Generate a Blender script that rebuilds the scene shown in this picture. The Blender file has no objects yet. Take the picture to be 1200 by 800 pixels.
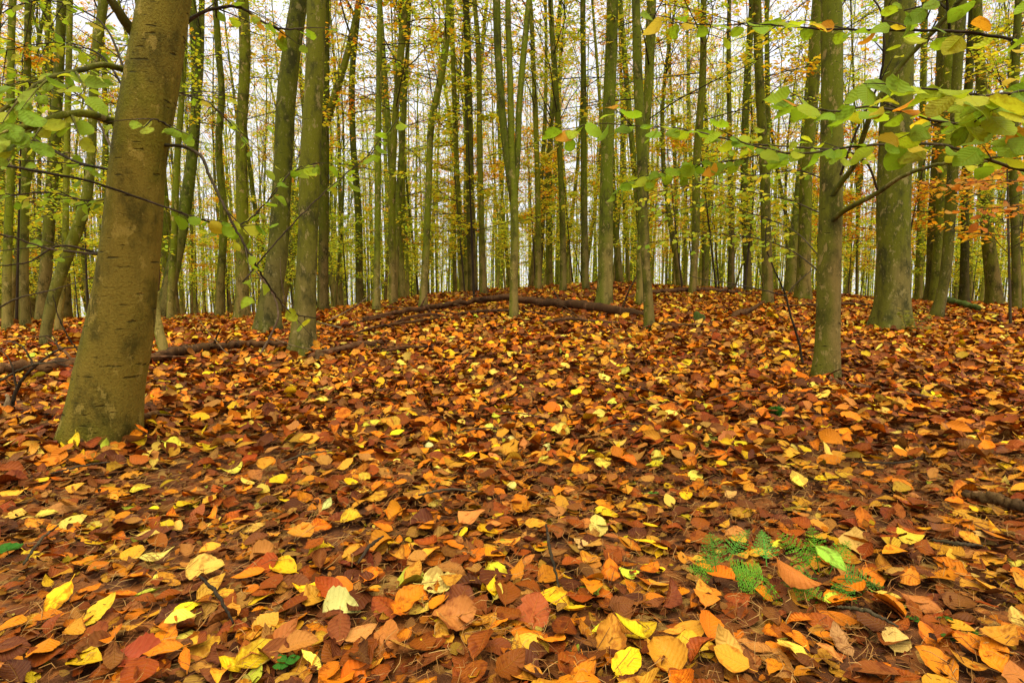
import bpy, math, random
import numpy as np
from mathutils import Vector, Matrix

rng = np.random.default_rng(11)
random.seed(11)
scene = bpy.context.scene
COL = scene.collection
F = 667.0          # focal length in pixels of a 1200 px wide frame
HY = 348.0         # row of the eye-level line
EYE = 0.58
PITCH = math.atan((400 - HY) / F)

# ------------------------------------------------------------------ terrain
_T = np.array([-3, -1.2, -.75, -.4, -.25, -.1, 0, .15, .4, .6, .8, 1.2, 3.])
_E = np.array([-34, -33, -30, -22, -13, 2, 8, 12, 7, -3, -10, -14, -16.])
_tt = np.linspace(-3, 3, 601)
_ee = np.interp(_tt, _T, _E)
_k = np.exp(-np.linspace(-2, 2, 31) ** 2); _k /= _k.sum()
_ee = np.convolve(np.pad(_ee, 15, mode='edge'), _k, mode='valid')

def smooth(a, b, x):
    s = np.clip((x - a) / (b - a), 0, 1)
    return s * s * (3 - 2 * s)

def terrain(x, y):
    x = np.asarray(x, float); y = np.asarray(y, float)
    t = x / np.maximum(y, 3.0)
    e = np.interp(t, _tt, _ee)
    e = e - np.minimum(np.maximum(y - 24, 0) * 0.55, 45)
    zf = EYE + e / F * np.maximum(y, 0)
    w = smooth(1.4, 11, y)
    z = zf * w
    z = z + 0.018 * np.sin(2.1 * x + 1.3) * np.sin(1.7 * y + .4) + 0.010 * np.sin(5.3 * x + 2 * y) + 0.008 * np.sin(4.1 * y - 3.3 * x + 1)
    fade = smooth(0.2, 3.0, np.hypot(x, y))
    z = z + 0.05 * fade * np.sin(.9 * x + .6 * y) * np.sin(.7 * y - .5 * x + 2)
    return z

Z0 = float(terrain(0, 0))
CAM = np.array([0, 0, Z0 + EYE])
_fw = np.array([0, math.cos(PITCH), -math.sin(PITCH)])
_up = np.array([0, math.sin(PITCH), math.cos(PITCH)])
_rt = np.array([1., 0, 0])

def P(px, py, y):
    """the world point at depth y on the ray through a photo pixel"""
    d = _fw + _rt * (px - 600) / F + _up * (400 - py) / F
    return CAM + d * (y / d[1])

def G(px, py, fallback=14.0):
    """the ground point seen at a photo pixel"""
    ys = np.concatenate([np.arange(.5, 8, .02), np.arange(8, 30, .05)])
    d = _fw + _rt * (px - 600) / F + _up * (400 - py) / F
    p = CAM[None] + d[None] * (ys / d[1])[:, None]
    below = p[:, 2] < terrain(p[:, 0], p[:, 1])
    if below.any():
        return p[np.argmax(below)]
    q = P(px, py, fallback)
    q[2] = float(terrain(q[0], q[1]))
    return q

# ------------------------------------------------------------------ materials
def new_mat(name):
    m = bpy.data.materials.new(name); m.use_nodes = True
    nt = m.node_tree; nt.nodes.clear()
    return m, nt
class NT:
    def __init__(s, nt): s.nt = nt
    def n(s, t, **kw):
        x = s.nt.nodes.new(t)
        for k, v in kw.items():
            if k.startswith('i_'):
                key = k[2:]
                key = int(key) if key.isdigit() else key.replace('_', ' ')
                x.inputs[key].default_value = v
            else: setattr(x, k, v)
        return x
    def l(s, a, b): s.nt.links.new(a, b)
    def math(s, op, a, b=None, c=None, clamp=False):
        x = s.nt.nodes.new('ShaderNodeMath'); x.operation = op; x.use_clamp = clamp
        for i, v in enumerate((a, b, c)):
            if v is None: continue
            if isinstance(v, (int, float)): x.inputs[i].default_value = v
            else: s.l(v, x.inputs[i])
        return x.outputs[0]
    def mix(s, f, a, b, blend='MIX'):
        x = s.nt.nodes.new('ShaderNodeMix'); x.data_type = 'RGBA'; x.blend_type = blend
        for i, v in ((0, f), (6, a), (7, b)):
            if isinstance(v, (int, float)): x.inputs[i].default_value = v
            elif isinstance(v, tuple): x.inputs[i].default_value = (*v, 1)
            else: s.l(v, x.inputs[i])
        return x.outputs[2]
    def noise(s, vec, scale, detail=4, rough=.55):
        x = s.n('ShaderNodeTexNoise', i_Scale=scale, i_Detail=detail, i_Roughness=rough)
        if vec is not None: s.l(vec, x.inputs['Vector'])
        return x.outputs['Fac']
    def ramp(s, f, a, b, v0=0., v1=1.):
        x = s.n('ShaderNodeMapRange', interpolation_type='SMOOTHSTEP')
        x.inputs[1].default_value = a; x.inputs[2].default_value = b
        x.inputs[3].default_value = v0; x.inputs[4].default_value = v1
        s.l(f, x.inputs[0]); return x.outputs[0]
    def mapping(s, vec, sc):
        x = s.n('ShaderNodeMapping'); x.inputs['Scale'].default_value = sc
        s.l(vec, x.inputs['Vector']); return x.outputs[0]

def bark_material(name, tan, green, dark, h0, h1, lichen=.5, bump=.5):
    m, nt = new_mat(name); N = NT(nt)
    tc = N.n('ShaderNodeTexCoord').outputs['Object']
    oi = N.n('ShaderNodeObjectInfo').outputs['Random']
    sep = N.n('ShaderNodeSeparateXYZ'); N.l(tc, sep.inputs[0])
    n_big = N.noise(tc, 2.2, 5, .6)
    n_mid = N.noise(N.mapping(tc, (9, 9, 5)), 1.0, 6, .65)
    n_ring = N.noise(N.mapping(tc, (5, 5, 42)), 1.0, 5, .6)
    n_fine = N.noise(N.mapping(tc, (60, 60, 40)), 1.0, 4, .6)
    n_len = N.noise(N.mapping(tc, (14, 14, 70)), 1.0, 2, .5)
    n_str = N.noise(N.mapping(tc, (30, 30, 2.2)), 1.0, 5, .6)
    h = N.math('ADD', sep.outputs[2], N.math('MULTIPLY', N.math('SUBTRACT', n_big, .5), 1.5))
    h = N.math('ADD', h, N.math('MULTIPLY', N.math('SUBTRACT', oi, .5), .9))
    hm = N.ramp(h, h0, h1)
    c = N.mix(hm, tan, green)
    gn = N.n('ShaderNodeNewGeometry').outputs['Normal']; sn = N.n('ShaderNodeSeparateXYZ'); N.l(gn, sn.inputs[0])
    mossy = N.ramp(N.math('ADD', N.math('MULTIPLY', sn.outputs[0], -.35), n_big), .42, .72, 0, .8)   # moss keeps to one side
    c = N.mix(mossy, c, tuple(v * .8 for v in green))
    c = N.mix(N.ramp(n_mid, .44, .66, 0, .9), c, dark)
    c = N.mix(N.math('MULTIPLY', N.ramp(n_big, .52, .68), .55), c, green)
    pale = tuple(min(1, v * 1.75 + .03) for v in tan)
    c = N.mix(N.math('MULTIPLY', N.ramp(n_fine, .60, .72), lichen), c, pale)
    c = N.mix(N.math('MULTIPLY', N.ramp(n_len, .675, .72), .75), c, tuple(v * .35 for v in dark))
    c = N.mix(N.math('MULTIPLY', N.ramp(n_str, .5, .75), .35), c, dark)
    hs = N.n('ShaderNodeHueSaturation'); N.l(c, hs.inputs['Color'])
    N.l(N.math('ADD', .55, N.math('MULTIPLY', oi, .65)), hs.inputs['Value'])
    N.l(N.math('ADD', .488, N.math('MULTIPLY', N.math('FRACT', N.math('MULTIPLY', oi, 7.7)), .02)), hs.inputs['Hue'])
    hs.inputs['Saturation'].default_value = 1.0
    b = N.n('ShaderNodeBsdfPrincipled', i_Roughness=.78)
    b.inputs['Specular IOR Level'].default_value = .1
    N.l(hs.outputs[0], b.inputs['Base Color'])
    n_spk = N.noise(N.mapping(tc, (150, 150, 110)), 1.0, 3, .7)
    n_pat = N.noise(N.mapping(tc, (16, 16, 10)), 1.0, 7, .72)
    c2_ = N.mix(N.math('MULTIPLY', N.ramp(n_pat, .56, .62), .5), c, pale)
    c2_ = N.mix(N.math('MULTIPLY', N.ramp(n_spk, .55, .7), .55), c2_, dark)
    N.l(c2_, hs.inputs['Color'])
    hgt = N.math('ADD', N.math('MULTIPLY', n_spk, .5), N.math('MULTIPLY', n_ring, .16), N.math('ADD', N.math('MULTIPLY', n_fine, .35), N.math('ADD', N.math('MULTIPLY', n_mid, .7), N.math('MULTIPLY', n_str, .5))))
    hgt = N.math('SUBTRACT', hgt, N.math('MULTIPLY', N.ramp(n_len, .66, .73), .9))
    bp = N.n('ShaderNodeBump', i_Strength=bump, i_Distance=.02); N.l(hgt, bp.inputs['Height'])
    N.l(bp.outputs[0], b.inputs['Normal'])
    o = N.n('ShaderNodeOutputMaterial'); N.l(b.outputs[0], o.inputs[0])
    return m

M = {}
M['bark'] = bark_material('beech_bark', (.27, .20, .05), (.15, .178, .006), (.045, .044, .007), .35, 1.6)
M['bark_brown'] = bark_material('brown_bark', (.31, .235, .028), (.20, .20, .008), (.075, .066, .008), .5, 2.6, .15, .9)
M['bark_dark'] = bark_material('dark_bark', (.17, .135, .035), (.115, .122, .006), (.032, .033, .007), .3, 1.5)
M['twig'] = bark_material('twig_bark', (.07, .045, .025), (.065, .055, .022), (.02, .015, .01), -3, 6, .3)
M['dead'] = bark_material('dead_wood', (.17, .075, .022), (.10, .055, .018), (.032, .016, .008), -1, 1, .35)
M['paletwig'] = bark_material('pale_dead_twig', (.30, .2, .11), (.2, .15, .07), (.08, .05, .03), -1, 1, .35)
M['moss'] = bark_material('mossy_wood', (.09, .12, .015), (.07, .11, .012), (.03, .04, .01), -1, 1, .3)

def leaf_material(name, detail=True, transl=.3, rough=.42, hue_var=0.02, val=1.0, spots=.8):
    m, nt = new_mat(name); N = NT(nt)
    col = N.n('ShaderNodeAttribute', attribute_name='col').outputs['Color']
    oi = N.n('ShaderNodeObjectInfo').outputs['Random']
    hs = N.n('ShaderNodeHueSaturation'); N.l(col, hs.inputs['Color'])
    N.l(N.math('ADD', .5 - hue_var, N.math('MULTIPLY', oi, hue_var * 2)), hs.inputs['Hue'])
    hs.inputs['Value'].default_value = val
    c = hs.outputs[0]
    b = N.n('ShaderNodeBsdfPrincipled', i_Roughness=rough)
    b.inputs['Specular IOR Level'].default_value = .09
    if detail:
        luv = N.n('ShaderNodeAttribute', attribute_name='luv').outputs['Vector']
        s = N.n('ShaderNodeSeparateXYZ'); N.l(luv, s.inputs[0])
        u, v, r = s.outputs
        av = N.math('ABSOLUTE', v)
        ph = N.math('MULTIPLY', N.math('SUBTRACT', u, N.math('MULTIPLY', av, .22)), 52.0)
        wave = N.math('ADD', N.math('MULTIPLY', N.math('SINE', ph), .5), .5)
        vein = N.math('POWER', wave, 7.0)
        mid = N.ramp(av, .0, .075, 1, 0)
        cmb = N.n('ShaderNodeCombineXYZ'); N.l(N.math('MULTIPLY', u, 2.2), cmb.inputs[0]); N.l(N.math('MULTIPLY', v, .9), cmb.inputs[1])
        N.l(N.math('MULTIPLY', r, 61.7), cmb.inputs[2])
        nb = N.noise(cmb.outputs[0], 1.6, 5, .62)
        nf = N.noise(cmb.outputs[0], 9, 3, .6)
        dark = N.mix(1.0, c, (.42, .27, .25), 'MULTIPLY')
        edge = N.math('ADD', nb, N.math('MULTIPLY', N.math('POWER', av, 3.0), .13))
        thr = N.math('ADD', .47, N.math('MULTIPLY', N.math('FRACT', N.math('MULTIPLY', r, 7.31)), .2))
        f = N.math('MULTIPLY', N.math('SUBTRACT', edge, thr), 7.0, clamp=True)
        c = N.mix(N.math('MULTIPLY', f, spots), c, dark)
        c = N.mix(N.math('MULTIPLY', N.ramp(nf, .66, .73), .55 * spots), c, (.045, .018, .008))
        c = N.mix(N.math('MULTIPLY', N.math('MAXIMUM', mid, N.math('MULTIPLY', vein,   .4)), .24), c, N.mix(.35, c, (.6, .35, .06)))
        hgt = N.math('ADD', N.math('MULTIPLY', wave, .34), N.math('ADD', N.math('MULTIPLY', mid, .5), N.math('MULTIPLY', nb, 1.2)))
        bp = N.n('ShaderNodeBump', i_Strength=.55, i_Distance=.004); N.l(hgt, bp.inputs['Height'])
        N.l(bp.outputs[0], b.inputs['Normal'])
        N.l(N.ramp(nb, .3, .7, rough - .12, rough + .16), b.inputs['Roughness'])
    N.l(c, b.inputs['Base Color'])
    out = b.outputs[0]
    if transl > 0:
        t = N.n('ShaderNodeBsdfTranslucent'); N.l(N.mix(1.0, c, (1.0, .95, .6), 'MULTIPLY'), t.inputs[0])
        mx = N.n('ShaderNodeMixShader', i_0=transl); N.l(out, mx.inputs[1]); N.l(t.outputs[0], mx.inputs[2]); out = mx.outputs[0]
    o = N.n('ShaderNodeOutputMaterial'); N.l(out, o.inputs[0])
    return m
M['litter'] = leaf_material('fallen_leaf_surface', True, 0.0, .48, .006)
M['leaf'] = leaf_material('branch_leaf_surface', True, .55, .45, .004, 1.0, .55)
M['crownleaf'] = leaf_material('crown_leaf_surface', False, .5, .6, .018)
M['fern'] = leaf_material('fern_surface', False, .25, .45, .01)
M['fibre'] = leaf_material('dry_needle_surface', False, 0, .7, .0)

def ground_material():
    m, nt = new_mat('forest_soil'); N = NT(nt)
    g = N.n('ShaderNodeNewGeometry').outputs['Position']
    v = N.n('ShaderNodeTexVoronoi', i_Scale=17.0, i_Randomness=1.0); N.l(g, v.inputs['Vector'])
    s = N.n('ShaderNodeSeparateColor'); N.l(v.outputs['Color'], s.inputs[0])
    n1 = N.noise(g, 28, 6, .65); n2 = N.noise(g, 3.0, 4)
    c = N.mix(N.ramp(s.outputs[0], .15, .85), (.10, .034, .009), (.26, .085, .014))
    c = N.mix(N.math('MULTIPLY', N.ramp(s.outputs[1], .82, .9), .7), c, (.42, .24, .05))
    c = N.mix(N.ramp(n1, .48, .7), c, (.07, .028, .010))
    c = N.mix(N.math('MULTIPLY', N.ramp(n2, .5, .7), .4), c, (.12, .045, .015))
    b = N.n('ShaderNodeBsdfPrincipled', i_Roughness=.8); N.l(c, b.inputs['Base Color'])
    b.inputs['Specular IOR Level'].default_value = .2
    bp = N.n('ShaderNodeBump', i_Strength=.8, i_Distance=.03)
    N.l(N.math('ADD', n1, v.outputs['Distance']), bp.inputs['Height']); N.l(bp.outputs[0], b.inputs['Normal'])
    o = N.n('ShaderNodeOutputMaterial'); N.l(b.outputs[0], o.inputs[0])
    return m
M['soil'] = ground_material()

# ------------------------------------------------------------------ mesh builder
class MB:
    def __init__(s):
        s.v, s.f3, s.f4, s.m3, s.m4, s.c, s.u, s.n = [], [], [], [], [], [], [], 0
    def add(s, v, f, mat=0, col=None, luv=None):
        v = np.asarray(v, float).reshape(-1, 3); f = np.asarray(f, int)
        s.v.append(v)
        s.c.append(np.zeros((len(v), 3)) + .1 if col is None else np.broadcast_to(col, (len(v), 3)))
        s.u.append(np.zeros((len(v), 3)) if luv is None else luv)
        (s.f3 if f.shape[1] == 3 else s.f4).append(f + s.n)
        (s.m3 if f.shape[1] == 3 else s.m4).append(np.full(len(f), mat))
        s.n += len(v)
    def mesh(s, name, mats):
        me = bpy.data.meshes.new(name)
        v = np.concatenate(s.v); c = np.concatenate(s.c); u = np.concatenate(s.u)
        f4 = np.concatenate(s.f4) if s.f4 else np.zeros((0, 4), int)
        f3 = np.concatenate(s.f3) if s.f3 else np.zeros((0, 3), int)
        mi = np.concatenate((s.m4 or [np.zeros(0, int)]) + (s.m3 or []))
        me.vertices.add(len(v)); me.vertices.foreach_set('co', v.astype('f').ravel())
        nl = f4.size + f3.size
        me.loops.add(nl); me.loops.foreach_set('vertex_index', np.concatenate([f4.ravel(), f3.ravel()]).astype('i'))
        npoly = len(f4) + len(f3)
        me.polygons.add(npoly)
        st = np.concatenate([np.arange(len(f4)) * 4, f4.size + np.arange(len(f3)) * 3])
        me.polygons.foreach_set('loop_start', st.astype('i'))
        me.polygons.foreach_set('material_index', mi.astype('i'))
        me.polygons.foreach_set('use_smooth', np.ones(npoly, dtype=bool))
        a = me.attributes.new('col', 'FLOAT_COLOR', 'POINT')
        a.data.foreach_set('color', np.concatenate([c, np.ones((len(c), 1))], 1).astype('f').ravel())
        a = me.attributes.new('luv', 'FLOAT_VECTOR', 'POINT')
        a.data.foreach_set('vector', u.astype('f').ravel())
        for m in mats: me.materials.append(m)
        me.update(calc_edges=True)
        return me
    def build(s, name, mats, parent=None, loc=None):
        o = bpy.data.objects.new(name, s.mesh(name, mats if isinstance(mats, (list, tuple)) else [mats]))
        COL.objects.link(o)
        if parent is not None: o.parent = parent
        if loc is not None: o.location = loc
        return o

def tag(o, label=None, cat=None, group=None, kind=None):
    if label: o['label'] = label
    if cat: o['category'] = cat
    if group: o['group'] = group
    if kind: o['kind'] = kind
    return o
def empty(name, loc, label, cat, group=None):
    o = bpy.data.objects.new(name, None); COL.objects.link(o)
    o.empty_display_size = .1
    o.location = tuple(loc)
    return tag(o, label, cat, group)

def unit(v): return v / np.maximum(np.linalg.norm(v, axis=-1, keepdims=True), 1e-9)

def resample(pts, n, power=1.0):
    """Catmull-Rom through the rows of pts (any number of columns), n rows out"""
    pts = np.asarray(pts, float)
    if len(pts) == 2: return pts[0] + (pts[1] - pts[0]) * np.linspace(0, 1, n)[:, None]
    d = np.concatenate([[0], np.cumsum(np.linalg.norm(np.diff(pts[:, :3], axis=0), axis=1))])
    sl = np.gradient(pts, np.maximum.accumulate(d + np.arange(len(d)) * 1e-7), axis=0)
    q = d[-1] * np.linspace(0, 1, n) ** power
    i = np.clip(np.searchsorted(d, q, side='right') - 1, 0, len(pts) - 2)
    L = np.maximum(d[i + 1] - d[i], 1e-9)[:, None]; t = ((q - d[i])[:, None] / L)
    return (2 * t ** 3 - 3 * t ** 2 + 1) * pts[i] + (t ** 3 - 2 * t ** 2 + t) * L * sl[i] + (3 * t ** 2 - 2 * t ** 3) * pts[i + 1] + (t ** 3 - t ** 2) * L * sl[i + 1]

def tube(mb, pts, rad, k=8, mat=0, factor=None, cap=True, col=None):
    pts = np.asarray(pts, float); n = len(pts); rad = np.broadcast_to(rad, (n,))
    t = unit(np.gradient(pts, axis=0))
    m = np.abs(t.mean(0)); ref = np.zeros(3); ref[int(np.argmin(m))] = 1
    a = unit(np.cross(t, ref)); b = np.cross(t, a)
    th = np.arange(k) * 2 * math.pi / k
    r = rad[:, None] * (np.ones((n, k)) if factor is None else factor(n, th, pts[:, 2]))
    v = pts[:, None] + r[..., None] * (np.cos(th)[None, :, None] * a[:, None] + np.sin(th)[None, :, None] * b[:, None])
    i = np.arange(n - 1)[:, None] * k; j = np.arange(k)[None]; j2 = (j + 1) % k
    f = np.stack([i + j, i + j2, i + k + j2, i + k + j], -1).reshape(-1, 4)
    vv = v.reshape(-1, 3)
    if cap:
        vv = np.vstack([vv, pts[0], pts[-1]])
        c0, c1 = n * k, n * k + 1
        jj = np.arange(k); jn = (jj + 1) % k
        tri = np.concatenate([np.stack([jn, jj, np.full(k, c0)], 1), np.stack([(n - 1) * k + jj, (n - 1) * k + jn, np.full(k, c1)], 1)])
        s0 = mb.n
        mb.add(vv, f, mat, col)
        mb.f3.append(tri + s0); mb.m3.append(np.full(len(tri), mat))
    else:
        mb.add(vv, f, mat, col)

# ------------------------------------------------------------------ leaves
def leaf_template(nu, nv, kind='beech', stem=True, g=1.0):
    """one leaf of unit length lying along +x, normal +z; returns verts, quads, luv"""
    u = np.linspace(0, 1, nu + 1); v = np.linspace(-1, 1, nv + 1)
    if kind == 'beech': w = .33 * np.sin(np.pi * u ** .92) ** .78
    elif kind == 'hazel': w = .44 * (np.sin(np.pi * u ** .8) ** .6) * np.where(u > .86, np.clip((1 - u) / .14, 0, 1) ** .5 * .85 + .15, 1)
    else: w = .24 * np.sin(np.pi * u ** .85) ** .9
    w = np.maximum(w, .012)
    w = w * (1 + .035 * np.where(np.arange(nu + 1) % 2, 1, -1) * (nu > 7)) * (1 + rng.normal(0, .035, nu + 1))
    cl, cw = rng.normal(0, .34), rng.normal(.05, .32)
    tw = rng.normal(0, .35); fold = rng.normal(.08, .2); wv = rng.uniform(0, .03); ph = rng.uniform(0, 6)
    curl_e = max(0, rng.normal(.05, .16))
    bend = rng.normal(0, .12)
    cl, cw, tw, fold, curl_e = cl * g, cw * g, tw * g, fold * g, curl_e * g
    U, V = np.meshgrid(u, v, indexing='ij')
    bite = np.ones_like(U)
    if nu > 5:
        for _ in range(rng.integers(0, 4)):
            uc, wd_, dp, sd = rng.uniform(.1, 1), rng.uniform(.05, .16), rng.uniform(.1, .6) * g, rng.choice([-1, 1])
            bite = bite * (1 - dp * np.exp(-((U - uc) / wd_) ** 2) * (V * sd > 0))
    W = w[:, None]
    x = U + rng.normal(0, .012 * g, U.shape) * (nu > 5); y = V * W * bite + bend * (U - .5) ** 2
    z = cl * (U - .5) ** 2 * 1.6 + cw * V ** 2 * W + fold * np.abs(V) * W + tw * (U - .5) * V * W * 2
    z = z + wv * np.sin(9 * U + ph) * np.abs(V) + curl_e * np.clip(U - .6, 0, 1) ** 2 * 1.5 * (1 + .5 * V)
    vert = np.stack([x, y, z], -1).reshape(-1, 3)
    i = np.arange(nu)[:, None] * (nv + 1); j = np.arange(nv)[None]
    f = np.stack([i + j, i + nv + 1 + j, i + nv + 2 + j, i + j + 1], -1).reshape(-1, 4)
    luv = np.stack([U, V, 0 * U], -1).reshape(-1, 3)
    if stem:
        z0 = cl * .25 * 1.6
        sv = []; 
        for q, xx in enumerate((.02, -.1, -.2)):
            for sd in (-1, 1): sv.append((xx, sd * .009, z0 + .01 * q * q))
        b0 = len(vert)
        vert = np.vstack([vert, sv]); luv = np.vstack([luv, np.zeros((6, 3))])
        f = np.vstack([f, [[b0, b0 + 1, b0 + 3, b0 + 2], [b0 + 2, b0 + 3, b0 + 5, b0 + 4]]])
    return vert, f, luv

def put_leaves(mb, templates, pos, R, scale, col, mat=0, aspect=None):
    n = len(pos); idx = rng.integers(0, len(templates), n)
    if aspect is None: aspect = rng.uniform(.82, 1.15, n)
    rnd = rng.random(n)
    for k, (tv, tf, tl) in enumerate(templates):
        s = np.nonzero(idx == k)[0]
        if not len(s): continue
        loc = tv[None] * np.stack([np.ones(len(s)), aspect[s], np.ones(len(s))], -1)[:, None] * scale[s][:, None, None]
        loc = loc - np.array([.5, 0, 0]) * scale[s][:, None, None] if mb.center else loc
        w = np.einsum('nij,nvj->nvi', R[s], loc) + pos[s][:, None]
        nv = len(tv)
        f = (tf[None] + (np.arange(len(s)) * nv)[:, None, None]).reshape(-1, 4)
        lu = np.broadcast_to(tl[None], (len(s), nv, 3)).copy(); lu[..., 2] = rnd[s][:, None]
        mb.add(w.reshape(-1, 3), f, mat, np.repeat(col[s], nv, 0), lu.reshape(-1, 3))

def frames(d, nrm):
    d = unit(d); y = unit(np.cross(nrm, d)); z = np.cross(d, y)
    return np.stack([d, y, z], -1)

PAL = {  # base colours of the litter
    'rust': (.215, .048, .004), 'dark': (.105, .028, .006), 'orange': (.52, .155, .005), 'ochre': (.50, .225, .016),
    'yellow': (.66, .39, .008), 'pale': (.64, .46, .06), 'tan': (.34, .14, .024), 'lime': (.45, .46, .03), 'brown': (.165, .052, .010)}
PN = list(PAL)
def litter_cols(n, far=0.0):
    p = np.array([.24, .15, .19, .14, .05, .025, .10, .006, .11]) * np.array([1, 1 - .55 * far, 1 + .1 * far, 1 + .9 * far, 1 + 1.2 * far, 1 + 2.6 * far, 1.3, 1, 1 - .4 * far])
    i = rng.choice(len(PN), n, p=p / p.sum())
    c = np.array([PAL[k] for k in PN])[i]
    return np.clip(c * rng.lognormal(0, .2, (n, 1)) * rng.lognormal(0, .09, (n, 3)), 0.004, .85)

# ------------------------------------------------------------------ the setting: ground
ys = np.concatenate([np.linspace(-14, -1, 14), np.linspace(-.6, 6, 67), np.geomspace(6.3, 420, 60)])
cs = np.linspace(-1, 1, 121)
Xg = cs[None] * (1.9 * np.abs(ys)[:, None] + 9); Yg = np.repeat(ys[:, None], len(cs), 1)
Zg = terrain(Xg, Yg)
mb = MB(); k = len(cs)
i = np.arange(len(ys) - 1)[:, None] * k; j = np.arange(k - 1)[None]
mb.add(np.stack([Xg, Yg, Zg], -1), np.stack([i + j, i + j + 1, i + k + j + 1, i + k + j], -1).reshape(-1, 4))
g = mb.build('ground', M['soil']); tag(g, 'dark brown forest soil rising to a low crest under the trees', 'ground', kind='structure')

# ------------------------------------------------------------------ fallen leaves as ground cover
def ground_normal(x, y):
    e = .05
    dx = (terrain(x + e, y) - terrain(x - e, y)) / (2 * e); dy = (terrain(x, y + e) - terrain(x, y - e)) / (2 * e)
    return unit(np.stack([-dx, -dy, np.ones_like(dx)], -1))
def scatter(y0, y1, dens, side=1.15, pad=1.0):
    a = lambda y: side * y + pad
    area = (a(y0) + a(y1)) * (y1 - y0)
    n = int(area * dens * 1.0)
    m = int(n * 2.2)
    y = rng.uniform(y0, y1, m); x = rng.uniform(-a(y1), a(y1), m)
    ok = np.abs(x) < a(y)
    x, y = x[ok][:n], y[ok][:n]
    return x, y
CLEAR = [(G(848, 680), .055), (G(900, 688), .05), (G(960, 680), .055), (G(850, 660), .04), (G(950, 655), .04)]
BARE = [(G(1090, 760), .13), (G(640, 690), .09), (G(150, 725), .11), (G(500, 770), .07), (G(760, 640), .06), (G(880, 730), .08), (G(300, 690), .06)]
def thin(x, y, keep=.35):
    ok = np.ones(len(x), bool)
    for p, r_ in CLEAR: ok &= np.hypot(x - p[0], y - p[1]) > r_
    pr = np.ones(len(x))
    for p, r_ in BARE: pr = np.minimum(pr, keep + (1 - keep) * smooth(.6 * r_, 1.4 * r_, np.hypot(x - p[0], y - p[1])))
    nz = np.sin(3.1 * x + 1.7 * np.sin(2.3 * y)) * np.sin(3.7 * y + 1.1 * np.sin(2.9 * x) + 1)
    pr = pr * (1 - .45 * smooth(.25, .8, nz) * (y < 4))
    ok &= rng.random(len(x)) < pr
    return x[ok], y[ok]
def lay(mb, T, x, y, size, tilt, lift, far, dark=1.0):
    n = len(x); nr = ground_normal(x, y)
    yaw = rng.uniform(0, 2 * math.pi, n)
    ta = rng.normal(0, tilt, n); tb = rng.normal(0, tilt, n)
    nrm = unit(nr + np.stack([np.tan(np.clip(ta, -1.2, 1.2)), np.tan(np.clip(tb, -1.2, 1.2)), np.zeros(n)], -1))
    d = np.stack([np.cos(yaw), np.sin(yaw), np.zeros(n)], -1)
    R = frames(d - nrm * (d * nrm).sum(-1, keepdims=True), nrm)
    s = rng.normal(size, size * .2, n).clip(size * .5, size * 1.6)
    pos = np.stack([x, y, terrain(x, y)], -1) + nrm * 0.003
    pos[:, 2] += rng.uniform(0, lift, n) + np.abs(np.sin(np.hypot(ta, tb))) * s * .3
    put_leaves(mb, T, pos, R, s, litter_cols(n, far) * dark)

T_near = [leaf_template(10, 4, k, True, .75) for k in ('beech', 'beech', 'beech', 'hazel', 'beech', 'thin', 'hazel', 'beech', 'beech', 'beech', 'hazel', 'beech', 'beech', 'thin') * 2]
T_half = [leaf_template(6, 4, k, True, .8) for k in ('beech', 'beech', 'hazel', 'beech', 'thin', 'beech', 'hazel', 'beech', 'beech', 'beech')]
T_mid = [leaf_template(4, 2, k, False) for k in ('beech', 'beech', 'hazel', 'beech', 'thin', 'beech', 'hazel', 'beech')]
T_far = [leaf_template(3, 2, k, False) for k in ('beech', 'beech', 'hazel', 'beech', 'thin', 'beech')]
fl = MB(); fl.center = True
lay(fl, T_near, *thin(*scatter(.25, 1.9, 560), .85), .055, .18, .014, 0, .85)
lay(fl, T_near, *thin(*scatter(.25, 1.9, 250), .3), .054, .24, .028, 0)
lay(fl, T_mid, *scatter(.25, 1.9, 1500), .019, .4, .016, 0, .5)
lay(fl, T_half, *thin(*scatter(1.9, 4.2, 640), .75), .066, .33, .03, .1)
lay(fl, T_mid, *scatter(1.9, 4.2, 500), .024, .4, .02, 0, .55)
lay(fl, T_mid, *scatter(4.2, 10.5, 430, 1.15, .5), .074, .36, .035, .5)
lay(fl, T_far, *scatter(10.5, 22, 190, 1.15, .5), .088, .45, .045, 1)
lay(fl, T_far, *scatter(22, 40, 45, 1.15, .5), .12, .5, .06, 1)
FLT = (lambda: tag(fl.build('fallen_leaves', M['litter']), 'deep carpet of rust, orange and yellow fallen beech leaves covering the forest floor', 'leaf litter', kind='stuff'))

# dry needles and stalks between the nearest leaves
nd = MB()
x, y = scatter(.3, 2.4, 2600, 1.05, .5); n = len(x)
yaw = rng.normal(.9, .9, n); L = rng.uniform(.012, .05, n); el = rng.normal(.05, .25, n)
d = np.stack([np.cos(yaw) * np.cos(el), np.sin(yaw) * np.cos(el), np.sin(el)], -1)
p0 = np.stack([x, y, terrain(x, y) + rng.uniform(.003, .03, n)], -1)
side = unit(np.cross(d, np.array([0, 0, 1.])))
wd = rng.uniform(.0004, .0009, n)[:, None]
bow = side * rng.normal(0, .006, n)[:, None] + np.array([0, 0, 1.]) * rng.normal(.003, .003, n)[:, None]
st = []
for q, w_ in ((0, .8), (.5, 1), (1, .5)):
    c_ = p0 + d * (L * q)[:, None] + bow * (4 * q * (1 - q))
    for a in (0, 2.1, 4.2):
        st.append(c_ + (side * math.cos(a) + np.array([0, 0, 1.]) * math.sin(a)) * wd * w_)
V = np.stack(st, 1)
tf = np.array([[r * 3 + a, r * 3 + (a + 1) % 3, r * 3 + 3 + (a + 1) % 3, r * 3 + 3 + a] for r in range(2) for a in range(3)])
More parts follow.
